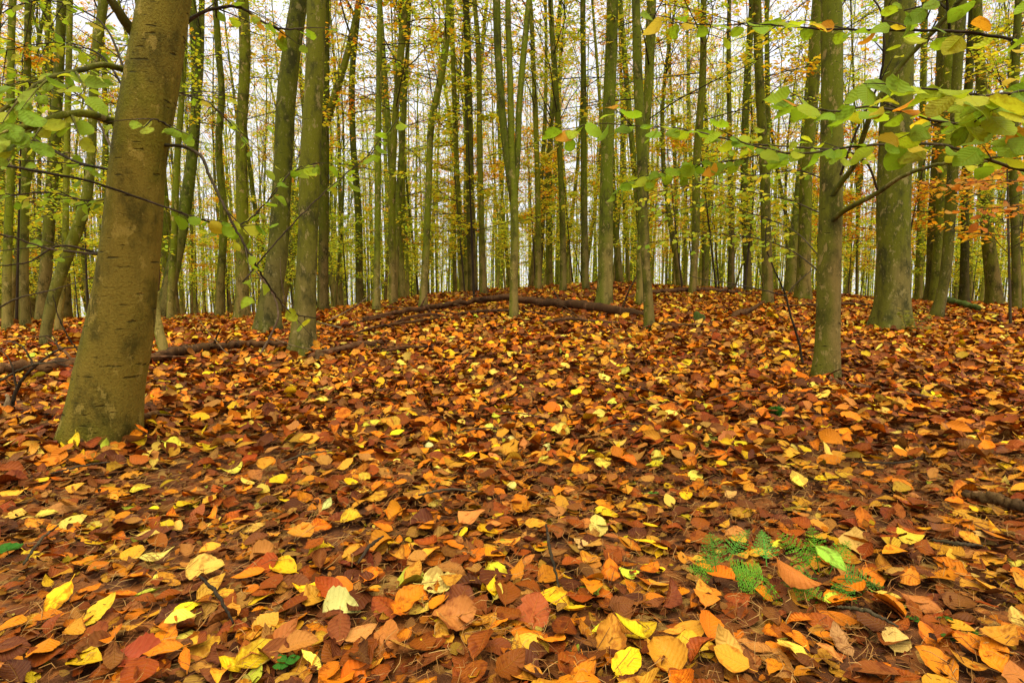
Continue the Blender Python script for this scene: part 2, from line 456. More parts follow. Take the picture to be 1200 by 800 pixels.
cc = np.array([(.34, .17, .045), (.22, .085, .022), (.40, .23, .07), (.12, .045, .015)])[rng.choice(4, n, p=[.3, .35, .15, .2])]
nd.add(V.reshape(-1, 3), (tf[None] + (np.arange(n) * 9)[:, None, None]).reshape(-1, 4), 0, np.repeat(cc, 9, 0))
tag(nd.build('needle_litter', M['fibre']), 'dry straw coloured needles and leaf stalks between the near leaves', 'needle litter', kind='stuff')

# ------------------------------------------------------------------ trees
def wobble(flare, lobes, amp, hgt):
    ph = rng.uniform(0, 6.3, 8)
    def f(n, th, zz):
        h = (np.linspace(0, hgt, n) if hgt is not None else zz + .3)[:, None]; t = th[None]
        fl_ = flare * np.exp(-np.maximum(h - .25, 0) / .16) * (1 + .55 * np.cos(lobes * t + ph[0]) + .3 * np.cos(2 * t + ph[5]))
        return 1 + fl_ + amp * (np.sin(2 * t + ph[1] + 1.3 * h) * .6 + np.sin(3 * t + ph[2] - 2.1 * h) * .4 + .5 * np.sin(5.5 * h + ph[3]) * np.cos(t + ph[4]) + .35 * np.sin(13 * h + 2 * t + ph[6]))
    return f

C_YG = np.array([(.52, .64, .04), (.64, .68, .04), (.40, .58, .04), (.76, .68, .04), (.80, .60, .03)])
C_OR = np.array([(.80, .46, .02), (.78, .33, .015), (.82, .56, .04), (.66, .24, .015), (.66, .52, .03)])
D_LEAF = [(np.array([(0, 0, 0), (.5, -.33, .06), (1, 0, -.05), (.5, .33, .06)]), np.array([[0, 1, 2, 3]]), np.zeros((4, 3))),
          (np.array([(0, 0, 0), (.45, -.36, .1), (1, 0, .05), (.55, .3, -.02)]), np.array([[0, 1, 2, 3]]), np.zeros((4, 3)))]

def crown(mb, path, h0, h1, n_limb, n_leaf, reach, warm, leaf=.075, low=0.0):
    """limbs, twigs and leaves up a trunk path (rows x, y, z, r); materials 0 twig, 1 leaf"""
    z = path[:, 2]; pos_l, col_l, dir_l = [], [], []
    per = max(2, int(n_leaf / (n_limb * 6)))
    for q in range(n_limb):
        u = (q + rng.random()) / n_limb
        h = h0 + (h1 - h0) * u
        a = np.array([np.interp(h, z, path[:, c]) for c in range(4)])
        az = rng.uniform(0, 6.283)
        lowb = u < low
        el = rng.uniform(.05, .5) if lowb else rng.uniform(.75, 1.3)
        Ln = reach * (rng.uniform(.5, 1.0) if lowb else rng.uniform(.55, 1.25)) * (1 - .55 * u)
        dv = np.array([math.cos(az) * math.cos(el), math.sin(az) * math.cos(el), math.sin(el)])
        s = np.linspace(0, 1, 5)[:, None]
        bend = np.array([rng.normal(0, .12), rng.normal(0, .12), (-.05 if lowb else .22)])
        pts = a[:3] + dv * s * Ln + bend * s * s * Ln + rng.normal(0, .02, (5, 3)) * s * Ln
        r0 = min(a[3] * .4, .006 + (.002 if lowb else .009) * Ln)
        tube(mb, pts, np.linspace(r0, .004, 5), 4, 0, cap=False)
        base = C_YG if rng.random() > warm * (.35 + .9 * u) else C_OR
        for w in range(6):
            t = rng.uniform(.25, 1.0); b = np.array([np.interp(t, s[:, 0], pts[:, c]) for c in range(3)])
            az2 = az + rng.normal(0, .9); el2 = rng.normal(.25, .3)
            tl = Ln * rng.uniform(.25, .5)
            d2 = np.array([math.cos(az2) * math.cos(el2), math.sin(az2) * math.cos(el2), math.sin(el2)])
            p2 = b + d2 * tl * np.linspace(0, 1, 3)[:, None] + np.array([0, 0, -.06 * tl]) * np.array([[0], [.3], [1]])
            tube(mb, p2, np.array([.0045, .003, .0018]), 3, 0, cap=False)
            k_ = rng.poisson(per)
            if k_ == 0: continue
            t_ = rng.uniform(.1, 1.05, k_)[:, None]
            pos_l.append(b + d2 * tl * t_ + rng.normal(0, .05, (k_, 3)) * np.array([1, 1, .5]))
            az3 = az2 + rng.normal(0, 1.0, k_)
            dir_l.append(np.stack([np.cos(az3), np.sin(az3), rng.normal(-.25, .3, k_)], -1))
            col_l.append(base[rng.integers(0, len(base), k_)])
    if not pos_l: return
    p = np.concatenate(pos_l); d = np.concatenate(dir_l); c = np.concatenate(col_l)
    n = len(p)
    nrm = unit(np.stack([rng.normal(0, .4, n), rng.normal(0, .4, n), np.ones(n)], -1))
    put_leaves(mb, D_LEAF, p, frames(d, nrm), rng.uniform(leaf * .65, leaf * 1.2, n), c * rng.lognormal(0, .16, (n, 1)), 1)

def trunk_path(px_pts, y0, top, lean_y=0.0):
    """photo pixels (x, y, width) at depth y0 -> rows (x, y, z, r), continued upward to height top"""
    rows = []
    for (px, py, w) in px_pts:
        yy = y0
        p = P(px, py, yy); rows.append((*p, w * .5 * yy / F))
    rows = np.array(rows)
    out = [rows[0] * 1.0]; out[0][2] -= .3
    out += list(rows)
    last = rows[-1]; prev = rows[-2]
    sl = (last[:3] - prev[:3]) / max(last[2] - prev[2], .05); sl = sl.clip(-.12, .12)
    zt = rows[0][2] + top
    k_ = 5
    for q in range(1, k_ + 1):
        f = q / k_; dz = (zt - last[2]) * f
        if dz <= 0: break
        out.append((last[0] + sl[0] * dz * (1 - .4 * f) + rng.normal(0, .08), last[1] + rng.normal(0, .08), last[2] + dz, last[3] * (1 - .9 * f)))
    return np.array(out)

def named_tree(name, label, pts, limbs=(), mat='bark', top=None, depth=None, flare=.45, sides=20, lobes=5, warm=.4, n_leaf=2800, cat='tree', crown_h=None, group=None, amp=.035):
    b = G(pts[0][0], pts[0][1]) if depth is None else P(pts[0][0], pts[0][1], depth)
    b[2] = float(terrain(b[0], b[1]))
    y0 = b[1]
    if depth is not None or abs(P(pts[0][0], pts[0][1], y0)[2] - b[2]) > .02:
        pts = [(pts[0][0], pts[0][1] , pts[0][2])] + list(pts[1:])
    root = empty(name, b, label, cat, group)
    path = trunk_path(pts, y0, top or rng.uniform(11, 15))
    path[0][2] = b[2] - .3; path[1][2] = b[2]
    loc = path.copy(); loc[:, :3] -= b
    n = int(np.clip(330 / y0, 40, 130))
    pp = resample(loc, n, 1.5)
    # denser rings near the foot
    mbt = MB()
    zlen = loc[-1][2] + .3
    tube(mbt, pp[:, :3], np.maximum(pp[:, 3], .006), sides, 0, wobble(flare, lobes, amp, None))
    mbt.build('trunk', M[mat], root)
    paths = [pp]
    for lp in limbs:
        rows = np.array([(*P(px, py, y0 + dy), w * .5 * y0 / F) for (px, py, w, dy) in lp])
        rows[:, :3] -= b
        ext = rows[-1].copy(); dirn = rows[-1] - rows[-2]; dirn[2] = max(dirn[2], .05)
        more = []
        for q in range(1, 5):
            e_ = ext.copy(); h_ = (zlen - .8 - ext[2]) * q / 4
            e_[:3] += np.array([np.clip(dirn[0] / dirn[2], -.15, .15) * (1 - .12 * q), rng.normal(0, .02), 1]) * h_; e_[3] *= 1 - .23 * q
            more.append(e_)
        lr = resample(np.vstack([rows, more]), 30)
        m2 = MB(); tube(m2, lr[:, :3], np.maximum(lr[:, 3], .005), max(8, sides - 6), 0, wobble(0, 3, .035, 6))
        m2.build('limb', M[mat], root); paths.append(lr)
    mc = MB(); mc.center = False
    topz = zlen - .3
    vis = EYE + CAM[2] - EYE + 352 / F * y0 - b[2] + .1
    for pth in paths:
        h0 = crown_h or (max(vis + .35, 2.6) if y0 < 7.5 else max(2.0, vis * .55))
        crown(mc, pth, h0, topz * .97, int(26 / len(paths)) + 4, n_leaf // len(paths), 2.1, warm, .075, .2)
    mc.build('crown', [M['twig'], M['crownleaf']], root)
    return root, b, y0

# ---- the trees one can tell apart (photo pixels: x, y, width from the foot up)
big, big_b, big_y = named_tree('beech_tree', 'thick brown smooth-barked beech trunk leaning over the litter, stoutest in the wood',
    [(118, 522, 72), (124, 480, 71), (128, 450, 70), (138, 400, 69), (146, 350, 65), (152, 300, 61), (157, 250, 58), (161, 200, 56), (168, 150, 56), (177, 100, 55), (185, 50, 53), (193, 0, 51)],
    mat='bark_brown', flare=.24, sides=44, lobes=4, top=14, n_leaf=2600, amp=.02)
kt, kt_b, kt_y = named_tree('beech_tree', 'pale straight beech with two dark side branches, beside a bare sapling',
    [(967, 449, 29), (969, 420, 27), (970, 400, 26), (972, 300, 25), (974, 200, 24), (975, 100, 23), (974, 0, 22)], flare=.22, sides=28, lobes=4, n_leaf=2400, amp=.04)
st_, sb_b, sb_y = named_tree('beech_tree', 'stout dark beech with a wide flared foot and a leafy shoot at its base',
    [(1044, 388, 37), (1046, 360, 36), (1047, 300, 34), (1048, 200, 33), (1051, 100, 31), (1054, 0, 29)], mat='bark_dark', flare=.55, sides=28)
lt, lt_b, lt_y = named_tree('beech_tree', 'mossy beech curving up just behind the trunk with a rooted stump at its foot',
    [(315, 392, 25), (319, 340, 23), (325, 300, 22), (331, 200, 20), (336, 110, 21), (343, 50, 20), (351, 0, 19)], mat='bark_dark', flare=.7, sides=28)
ct, ct_b, ct_y = named_tree('beech_tree', 'upright mossy beech with gnarled rooted foot standing beside the bent dead branch',
    [(354, 416, 26), (356, 380, 25), (359, 330, 23), (361, 280, 22), (363, 200, 22), (368, 100, 20), (371, 0, 20)], mat='bark_dark', flare=.6, sides=28, lobes=5)
named_tree('beech_tree', 'mossy beech with one limb forking off outward at mid height behind two thicker trunks',
    [(379, 366, 12), (379, 300, 11.5), (380, 200, 11), (380, 140, 10), (382, 60, 8), (382, 0, 7)],
    limbs=[[(380, 150, 9, 0), (388, 125, 8.5, -.02), (397, 98, 8, -.05), (404, 75, 7.5, -.05), (414, 35, 7, -.05), (421, 0, 6.5, -.05)]], sides=16)
named_tree('beech_tree', 'slim grey-green beech with a gentle double bend, alone beside the curved mossy pair',
    [(284, 375, 15), (284, 330, 14), (284, 250, 13), (283, 150, 12), (287, 80, 12), (285, 0, 11)], sides=16)
ft, ft_b, ft_y = named_tree('beech_tree', 'beech splitting into three steep mossy stems, rising beside the long fallen log',
    [(602, 377, 11), (602, 340, 10), (603, 280, 9.5), (602, 230, 9), (600, 195, 8), (598, 100, 7), (595, 0, 6)],
    limbs=[[(602, 245, 7, 0), (596, 200, 8.5, 0), (590, 150, 9, 0), (586, 100, 9, 0), (583, 50, 9, 0), (582, 0, 9, 0)],
           [(602, 240, 6, .02), (606, 195, 7, .03), (608, 130, 7, .03), (612, 80, 7, .03), (617, 30, 6.5, .03), (620, 0, 6, .03)]], sides=16, flare=.25)
it, it_b, it_y = named_tree('beech_tree', 'clean mossy green beech, straight and branchless, at the butt end of the fallen log',
    [(708, 361, 18), (709, 340, 17.5), (710, 280, 16), (711, 200, 15), (714, 120, 14), (717, 50, 13), (718, 0, 12)], sides=22, flare=.3)
named_tree('beech_tree', 'thin beech with a pale foot, swelling and dark green higher up',
    [(761, 387, 11.5), (759, 340, 10.5), (756, 300, 9.5), (754, 250, 10), (752, 180, 12), (748, 100, 11), (745, 0, 9)], sides=16, flare=.25)
named_tree('beech_tree', 'mossy beech hiding half behind the thin pale-footed beech',
    [(750, 358, 9), (751, 300, 9), (752, 250, 9), (757, 150, 10), (760, 100, 10), (764, 0, 10)], sides=14)
named_tree('beech_tree', 'mossy beech standing close behind the pale beech with dark side branches',
    [(941, 353, 16), (943, 280, 14), (945, 200, 13), (952, 120, 11.5), (959, 0, 10)], sides=18)
named_tree('beech_tree', 'slim beech with a pale foot behind the bare dark sapling',
    [(899, 359, 11.5), (898, 280, 11), (895, 180, 10.5), (890, 100, 10), (887, 0, 9)], sides=16)
named_tree('beech_tree', 'thick brownish trunk rising behind a thinner leaning stem',
    [(1095, 356, 19), (1098, 280, 18.5), (1103, 180, 17.5), (1107, 100, 16), (1110, 0, 14)], mat='bark_dark', sides=18)
named_tree('beech_tree', 'dark thin stem leaning across the thick brownish trunk beside the mossy log',
    [(1097, 373, 11), (1104, 345, 10.5), (1110, 300, 11), (1114, 240, 11.5), (1118, 180, 11), (1121, 100, 10), (1127, 0, 10)], mat='bark_dark', sides=14)
named_tree('beech_tree', 'thin grey stem between the thick brownish trunk and a backward leaning beech',
    [(1129, 357, 9), (1131, 250, 8), (1135, 100, 8), (1140, 0, 7)], mat='bark_dark', sides=12)
named_tree('beech_tree', 'mossy beech leaning back toward the others with a swollen foot, last before the frame edge',
    [(1165, 360, 16), (1158, 280, 13), (1154, 200, 12), (1150, 100, 10), (1145, 0, 9)], sides=14)
named_tree('beech_tree', 'crooked brown beech with kinked and leaning stem behind the stoutest trunk',
    [(52, 406, 10), (60, 358, 11.5), (75, 310, 12.5), (90, 270, 12), (100, 240, 11), (106, 190, 9), (110, 100, 9), (114, 50, 9), (122, 0, 10)], mat='bark_dark', sides=14)
MIDS = [
    ('slim straight mossy stem nearest the frame edge beyond the dead twigs', [(30, 384, 9), (30, 200, 8), (32, 100, 7), (33, 0, 6)]),
    ('dark mossy trunk rising beside the crooked brown beech', [(50, 379, 13), (55, 300, 12), (62, 200, 12), (68, 100, 10), (73, 0, 9)]),
    ('thin brown stem between the crooked beech and the stoutest trunk', [(68, 391, 7), (74, 330, 7), (78, 200, 6), (80, 100, 6), (82, 0, 6)]),
    ('slender stem a little beyond the split dead stem', [(200, 376, 7.5), (204, 280, 7), (207, 200, 7), (215, 80, 6), (218, 0, 5)]),
    ('slender wavy beech beside the slim double-bent beech', [(257, 373, 9), (262, 250, 8), (256, 170, 7.5), (260, 110, 7), (256, 60, 7), (252, 0, 6)]),
    ('slender beech with a slow wave, first beyond the forking limb', [(421, 353, 9), (420, 250, 8), (413, 150, 7), (413, 80, 7), (418, 30, 6), (421, 0, 6)]),
    ('straight thin brownish beech standing at the thin end of the fallen log', [(441, 367, 8.5), (442, 300, 7.5), (443, 200, 7), (444, 100, 6.5), (445, 0, 6)]),
    ('pair-like mossy beech bending outward at the top behind the thin brownish one', [(461, 358, 8.5), (460, 200, 8), (463, 140, 7.5), (470, 60, 8), (476, 0, 6)]),
    ('beech with an S-shaped sweep above head height beside the fallen log', [(496, 363, 8.5), (500, 280, 8), (503, 200, 7.5), (506, 140, 8), (516, 95, 8), (523, 50, 7.5), (526, 0, 7)]),
    ('slim mossy beech between the sweeping beech and the three-stemmed one', [(567, 346, 7), (564, 250, 6.5), (562, 150, 6), (560, 50, 6), (556, 0, 5)]),
    ('slim stem close behind the three-stemmed beech', [(631, 343, 7), (629, 180, 6), (626, 100, 5.5), (621, 0, 5)]),
    ('slim beech bowing one way as it climbs, beyond the fallen log', [(660, 344, 7.5), (657, 200, 6.5), (651, 100, 6.5), (645, 0, 5.5)]),
    ('slim straight beech close before the clean branchless one', [(686, 341, 7.5), (684, 200, 7), (684, 100, 6.5), (683, 0, 6)]),
    ('brownish wavy beech beyond the small mossy stump', [(811, 347, 7.5), (815, 280, 9), (817, 180, 9), (823, 100, 8), (825, 0, 6)]),
    ('dark slender beech curving up beyond the upturned root', [(876, 343, 9), (872, 220, 8), (875, 100, 7.5), (882, 0, 7)]),
    ('thin mossy beech at the frame edge, twin of the straight mossy stem', [(9, 388, 9), (12, 200, 8), (15, 0, 7)]),
    ('slender stem between the stout flared beech and the thick brownish trunk', [(1076, 352, 8), (1080, 200, 7), (1084, 0, 6)]),
    ('dark thin beech outermost beyond the backward leaning one', [(1190, 366, 9), (1188, 200, 8), (1194, 0, 7)]),
]
NAMED_XY = []
for lab, pts in MIDS:
    named_tree('beech_tree', lab, pts, sides=12, n_leaf=2600)
for o in scene.objects:
    if o.parent is None and o.get('category') == 'tree': NAMED_XY.append((o.location.x, o.location.y))

# leaves drifted against the feet of the nearer trunks
for (bx, rr_, nn) in ((big_b, .15, 120), (kt_b, .085, 90), (lt_b, .13, 90), (ct_b, .11, 80), (ft_b, .06, 50), (it_b, .1, 60), (sb_b, .22, 130)):
    a = rng.uniform(0, 6.283, nn); q = rr_ + .02 + np.abs(rng.normal(0, .07, nn))
    x = bx[0] + np.cos(a) * q; y = bx[1] + np.sin(a) * q
    nrm = unit(np.stack([np.cos(a) * .7, np.sin(a) * .7, np.ones(nn)], -1) + rng.normal(0, .3, (nn, 3)))
    d = rng.normal(0, 1, (nn, 3)); d = d - nrm * (d * nrm).sum(-1, keepdims=True)
    put_leaves(fl, T_half, np.stack([x, y, terrain(x, y) + .02 + .10 * np.exp(-(q - rr_) / .05) * rng.random(nn)], -1), frames(d, nrm), rng.uniform(.05, .075, nn), litter_cols(nn, .1))
FLT()

# ---- the crowded stand behind: prototypes copied with their parts
def proto(kind, top, r, warm, n_leaf, fork):
    a = rng.uniform(0, 6.3); c1 = rng.normal(0, .5); c2 = rng.normal(0, .26)
    h = np.linspace(-.3, top, 13)
    x = c1 * np.sin(h / top * 2.2) + c2 * np.sin(h / top * 5 + a) ; y = rng.normal(0, .2) * np.sin(h / top * 2.6 + 1)
    x -= np.interp(0, h, x); y -= np.interp(0, h, y)
    rad = r * (1 - .92 * np.clip(h / top, 0, 1) ** 1.1)
    path = resample(np.stack([x, y, h, rad], -1), 26)
    mt = MB(); tube(mt, path[:, :3], np.maximum(path[:, 3], .006), 9, 0, wobble(.35, 4, .04, None))
    meshes = [('trunk', mt.mesh('trunk', [M['bark']]))]
    paths = [path]
    if fork:
        hf = rng.uniform(2.2, 5); b = np.array([np.interp(hf, path[:, 2], path[:, c]) for c in range(4)])
        s = np.linspace(0, 1, 9); sg = 1 if rng.random() < .5 else -1
        fx = b[0] + sg * (1.0 * s ** .7) * rng.uniform(.5, 1.0); fz = b[2] + (top - hf - .5) * s
        lp = np.stack([fx, b[1] + rng.normal(0, .3) * s, fz, b[3] * .75 * (1 - .9 * s)], -1)
        m2 = MB(); lp = resample(lp, 18); tube(m2, lp[:, :3], np.maximum(lp[:, 3], .005), 7, 0)
        meshes.append(('limb', m2.mesh('limb', [M['bark']]))); paths.append(lp)
    mc = MB(); mc.center = False
    for p in paths:
        crown(mc, p, 1.4 if kind == 'leafy' else 3.0, top * .98, 34 // len(paths), n_leaf // len(paths), 1.9, warm, .064, .34)
    meshes.append(('crown', mc.mesh('crown', [M['twig'], M['crownleaf']])))
    return meshes

KINDS = [  # label, group, prototypes
    ('slender straight beech with thin yellow crown deep in the crowded stand', 'straight beeches deep in the stand', [proto('plain', rng.uniform(13, 16), r, .4, 3500, False) for r in (.055, .085, .042, .11)]),
    ('forked slender beech with two steep stems deep in the crowded stand', 'forked beeches deep in the stand', [proto('plain', rng.uniform(12, 15), r, .45, 3500, True) for r in (.08, .10, .07)]),
    ('thin beech hung with small yellow-green leaves low on its stem deep in the stand', 'leafy low-branched beeches deep in the stand', [proto('leafy', rng.uniform(8, 12), r, .12, 4400, False) for r in (.04, .055, .07)]),
    ('beech with an orange crown high above a bare stem deep in the stand', 'orange-crowned beeches deep in the stand', [proto('plain', rng.uniform(13, 16), r, 1.1, 3600, False) for r in (.07, .10)]),
]
def place_copy(name, meshes, loc, rz, s, label, group, cat):
    r = empty(name, loc, label, cat, group)
    r.rotation_euler = (rng.normal(0, .045), rng.normal(0, .045), rz); r.scale = s
    for nm, me in meshes:
        o = bpy.data.objects.new(nm, me); COL.objects.link(o); o.parent = r
    return r
pts_used = list(NAMED_XY)
cnt = 0; tries = 0
while cnt < 258 and tries < 20000:
    tries += 1
    y = 9.5 * (45 / 9.5) ** (rng.random() ** .62)
    t = rng.uniform(-1.12, 1.12); x = t * y
    if any((x - a) ** 2 + (y - b) ** 2 < (1.0 + .02 * y) ** 2 for a, b in pts_used): continue
    pts_used.append((x, y)); cnt += 1
    w = rng.choice(4, p=[.42, .2, .24, .14])
    lab, grp, pr = KINDS[w]
    sc_ = rng.uniform(.85, 1.2)
    place_copy('beech_tree', pr[rng.integers(len(pr))], (x, y, float(terrain(x, y))), rng.uniform(0, 6.28), (sc_ * rng.uniform(.65, 1.3),) * 2 + (sc_,), lab, grp, 'tree')

# ---- young saplings with flat sprays
def sapling_proto(top, warm, n_leaf):
    h = np.linspace(-.1, top, 8)
    path = resample(np.stack([rng.normal(0, .05) * h, rng.normal(0, .05) * h, h, .016 * (1 - .85 * np.clip(h / top, 0, 1)) + .002], -1), 14)
    mt = MB(); tube(mt, path[:, :3], path[:, 3], 6)
    mc = MB(); mc.center = False
    crown(mc, path, top * .28, top * .98, 16, n_leaf, top * .5, warm, .07, 1.0)
    return [('stem', mt.mesh('stem', [M['twig']])), ('crown', mc.mesh('crown', [M['twig'], M['crownleaf']]))]
SAPS = [sapling_proto(t, w, n) for t, w, n in ((2.6, .05, 1500), (3.2, .15, 1900), (2.2, .1, 1300), (3.8, .2, 2300))]
SAPO = [sapling_proto(t, w, n) for t, w, n in ((2.8, 2.5, 1500), (3.4, 2.5, 1700))]
for q in range(104):
    for _ in range(200):
        y = rng.uniform(9, 24); t = rng.uniform(-1.05, 1.05); x = t * y
        if all((x - a) ** 2 + (y - b) ** 2 > .8 for a, b in pts_used): break
    pts_used.append((x, y))
    s_ = rng.uniform(.8, 1.25)
    if q % 6 == 5 or (t > .55 and q % 2): place_copy('beech_sapling', SAPO[q % 2], (x, y, float(terrain(x, y))), rng.uniform(0, 6.28), (s_,) * 3, 'young sapling with flat orange sprays among the distant trunks', 'orange saplings among the trunks', 'sapling')
    else: place_copy('beech_sapling', SAPS[q % 4], (x, y, float(terrain(x, y))), rng.uniform(0, 6.28), (s_,) * 3, 'young sapling with flat yellow-green sprays among the distant trunks', 'green saplings among the trunks', 'sapling')
for px, py, y, pr, lab in ((840, 345, 9.5, SAPS[1], 'young sapling with broad yellow-green sprays beside the slim pale-footed beech'),
                           (545, 350, 11, SAPS[0], 'young sapling with green sprays reaching toward the three-stemmed beech'),
                           (1185, 372, 6.5, SAPO[0], 'young orange-leaved sapling at the frame edge beyond the mossy log'),
                           (20, 395, 7.5, SAPS[3], 'young green sapling beyond the dead twigs at the frame edge')):
    b = P(px, py, y); place_copy('beech_sapling', pr, (b[0], y, float(terrain(b[0], y))), 1.0, (.95,) * 3, lab, None, 'sapling')

# ---- the far wood: one mass
fw = MB(); fw.center = False
m = 1500
yy = 34 + 66 * rng.random(m) ** 1.1; xx = yy * rng.uniform(-1.15, 1.15, m)
for a, b in zip(xx, yy):
    z = float(terrain(a, b)); r = rng.uniform(.035, .12); hh = rng.uniform(12, 18); ln = rng.normal(0, .5)
    tube(fw, np.array([(a, b, z - .3), (a + ln * .3, b, z + hh * .4), (a + ln, b, z + hh)]), np.array([r, r * .7, .02]), 5, 0, cap=False)
    for q in range(4):
        h_ = rng.uniform(.3, .9) * hh; az = rng.uniform(0, 6.28); Ln = rng.uniform(1, 2.2)
        p0 = np.array([a + ln * h_ / hh, b, z + h_])
        tube(fw, np.array([p0, p0 + np.array([math.cos(az), math.sin(az), 1.5]) * Ln]), np.array([.03, .01]), 3, 0, cap=False)
nl = 150 * m
pi = rng.integers(0, m, nl); hz = np.where(rng.random(nl) < .42, rng.uniform(0, 4.5, nl), rng.beta(1.1, 1.1, nl) * 17)
sp = rng.normal(0, 1.25, (nl, 2))
p = np.stack([xx[pi] + sp[:, 0], yy[pi] + sp[:, 1], terrain(xx[pi], yy[pi]) + hz], -1)
az = rng.uniform(0, 6.28, nl)
d = np.stack([np.cos(az), np.sin(az), rng.normal(-.2, .3, nl)], -1)
nrm = unit(np.stack([rng.normal(0, .6, nl), rng.normal(0, .6, nl), np.ones(nl)], -1))
warm = (rng.random(nl) < .08 + hz / 38)
c = np.where(warm[:, None], C_OR[rng.integers(0, 5, nl)], C_YG[rng.integers(0, 5, nl)])
put_leaves(fw, D_LEAF, p, frames(d, nrm), rng.uniform(.11, .21, nl), c * rng.lognormal(0, .15, (nl, 1)), 1)
tag(fw.build('distant_forest', [M['bark'], M['crownleaf']]), 'hazy mass of far thin trunks and yellow leaves beyond the crest', 'forest', kind='stuff')

# ------------------------------------------------------------------ leafy branches close by
T_hazel = [leaf_template(10, 6, 'hazel', True, .55) for _ in range(8)] 
T_beechl = [leaf_template(9, 4, 'beech', True, .5) for _ in range(8)]
GREEN = np.array([(.24, .38, .02), (.28, .42, .025), (.20, .34, .02), (.34, .44, .03), (.42, .46, .03)])
MIXED = np.array([(.22, .37, .02), (.26, .40, .02), (.28, .43, .02), (.34, .45, .02), (.42, .50, .025), (.24, .39, .02), (.64, .50, .03), (.62, .30, .02), (.50, .52, .03), (.30, .43, .02), (.26, .41, .02), (.24, .38, .02), (.36, .47, .02), (.22, .37, .02)])
ORANGE = np.array([(.55, .22, .03), (.50, .17, .02), (.58, .30, .04), (.62, .36, .05)])
def branch(parent, base, pts, r0, r1, leaf=None, n=0, pal=GREEN, tmpl=None, twigs=0, tl=.2, start=.1, mat='twig', name='branch', droop=.35, k=7):
    """pts: (px, py, depth); leaves hang along it and along side twigs"""
    w = np.array([P(*q) for q in pts]) - np.asarray(base)
    rr = resample(w, 8 * len(pts)); m_ = len(rr)
    rr = rr + (rng.normal(0, .0022, rr.shape) * np.linspace(0, 1, m_)[:, None])
    mb = MB(); tube(mb, rr, np.linspace(r0, r1, m_), k)
    o = mb.build(name, M[mat], parent)
    lines = [rr[int(start * m_):]]
    for q in range(twigs):
        i_ = int(m_ * (start + (1 - start) * (q + .5) / twigs)); i_ = min(i_, m_ - 2)
        tg = unit(rr[i_ + 1] - rr[i_ - 1]); sd = unit(np.cross(tg, (0, 0, 1.))) * (1 if q % 2 else -1)
        dv = unit(tg * .8 + sd * rng.uniform(.4, .9) + np.array([0, 0, rng.normal(.05, .25)]))
        L_ = tl * rng.uniform(.6, 1.2)
        s = np.linspace(0, 1, 5)[:, None]
        tp = rr[i_] + dv * L_ * s + np.array([0, 0, -.12 * L_]) * s * s
        mt = MB(); tube(mt, tp, np.linspace(max(r1, .0022), .0009, 5), 5); mt.build('twig', M[mat], o)
        lines.append(tp)
    if n:
        P_, D_ = [], []
        lens = np.array([np.linalg.norm(np.diff(l, axis=0), axis=1).sum() for l in lines])
        for l, ln in zip(lines, lens):
            cnt_ = max(1, int(round(1.5 * n * ln / lens.sum())))
            for q in range(cnt_):
                t = (q + .7) / cnt_ * (len(l) - 1); i_ = min(int(t), len(l) - 2)
                p = l[i_] + (l[i_ + 1] - l[i_]) * (t - i_)
                tg = unit(l[i_ + 1] - l[i_]); sd = unit(np.cross(tg, (0, 0, 1.))) * (1 if q % 2 else -1)
                dv = tg * .55 + sd * rng.uniform(.5, 1.1) + np.array([0, 0, rng.normal(-droop * 1.5, .3)])
                P_.append(p + unit(dv) * .012); D_.append(dv)
        P_ = np.array(P_); D_ = np.array(D_); N_ = len(P_)
        nrm = unit(np.stack([rng.normal(0, .35, N_), rng.normal(-.85, .45, N_), np.ones(N_)], -1))
        ml = MB(); ml.center = False
        c = pal[rng.integers(0, len(pal), N_)] * rng.lognormal(0, .12, (N_, 1))
        put_leaves(ml, tmpl or T_hazel, P_, frames(D_, nrm), rng.uniform(leaf * .5, leaf * .98, N_), c)
        ml.build('leaves', M['leaf'], o)
    return o

by = big_y
branch(big, big_b, [(165, 50, by), (150, 30, by - .05), (135, 8, by - .1), (115, -20, by - .15), (70, -60, by - .2)], .019, .008, mat='bark_dark', k=9)
branch(big, big_b, [(146, 82, by), (120, 76, by - .1), (90, 84, by - .2), (50, 95, by - .3), (20, 118, by - .35), (-20, 145, by - .4)], .011, .004, .075, 26, GREEN, twigs=7, tl=.25, start=.35, mat='bark_dark')
branch(big, big_b, [(138, 145, by), (110, 135, by - .1), (75, 135, by - .25), (40, 146, by - .35), (0, 154, by - .45), (-50, 170, by - .5)], .015, .006, .075, 24, GREEN, twigs=8, tl=.28, start=.35, mat='bark_dark', k=9)
branch(big, big_b, [(135, 200, by + .1), (90, 190, by + .2), (40, 165, by + .3), (-20, 150, by + .3)], .006, .003, .07, 26, GREEN, twigs=8, tl=.3, start=.1)
branch(big, big_b, [(135, 300, by + .1), (95, 296, by + .1), (60, 292, by + .05), (20, 280, by), (-20, 270, by - .1)], .006, .002, .06, 5, GREEN, twigs=5, tl=.2)
branch(big, big_b, [(120, 298, by + .15), (70, 288, by + .1), (30, 308, by), (-20, 312, by - .1)], .005, .002)
branch(big, big_b, [(-40, 186, 1.9), (40, 200, 1.9), (110, 214, 1.92), (180, 238, 2.0), (240, 258, 2.1), (275, 266, 2.2), (310, 240, 2.3), (345, 200, 2.35), (375, 190, 2.4)], .005, .0018, .066, 22, MIXED, twigs=9, tl=.16, start=.45)
branch(big, big_b, [(188, 170, by), (215, 172, by), (232, 180, by), (245, 205, by - .05), (262, 240, by - .1), (280, 275, by - .1), (300, 310, by - .1), (322, 345, by), (345, 368, by + .1), (372, 372, by + .2)], .0065, .002, .062, 9, MIXED, twigs=5, tl=.2, start=.35, mat='twig')
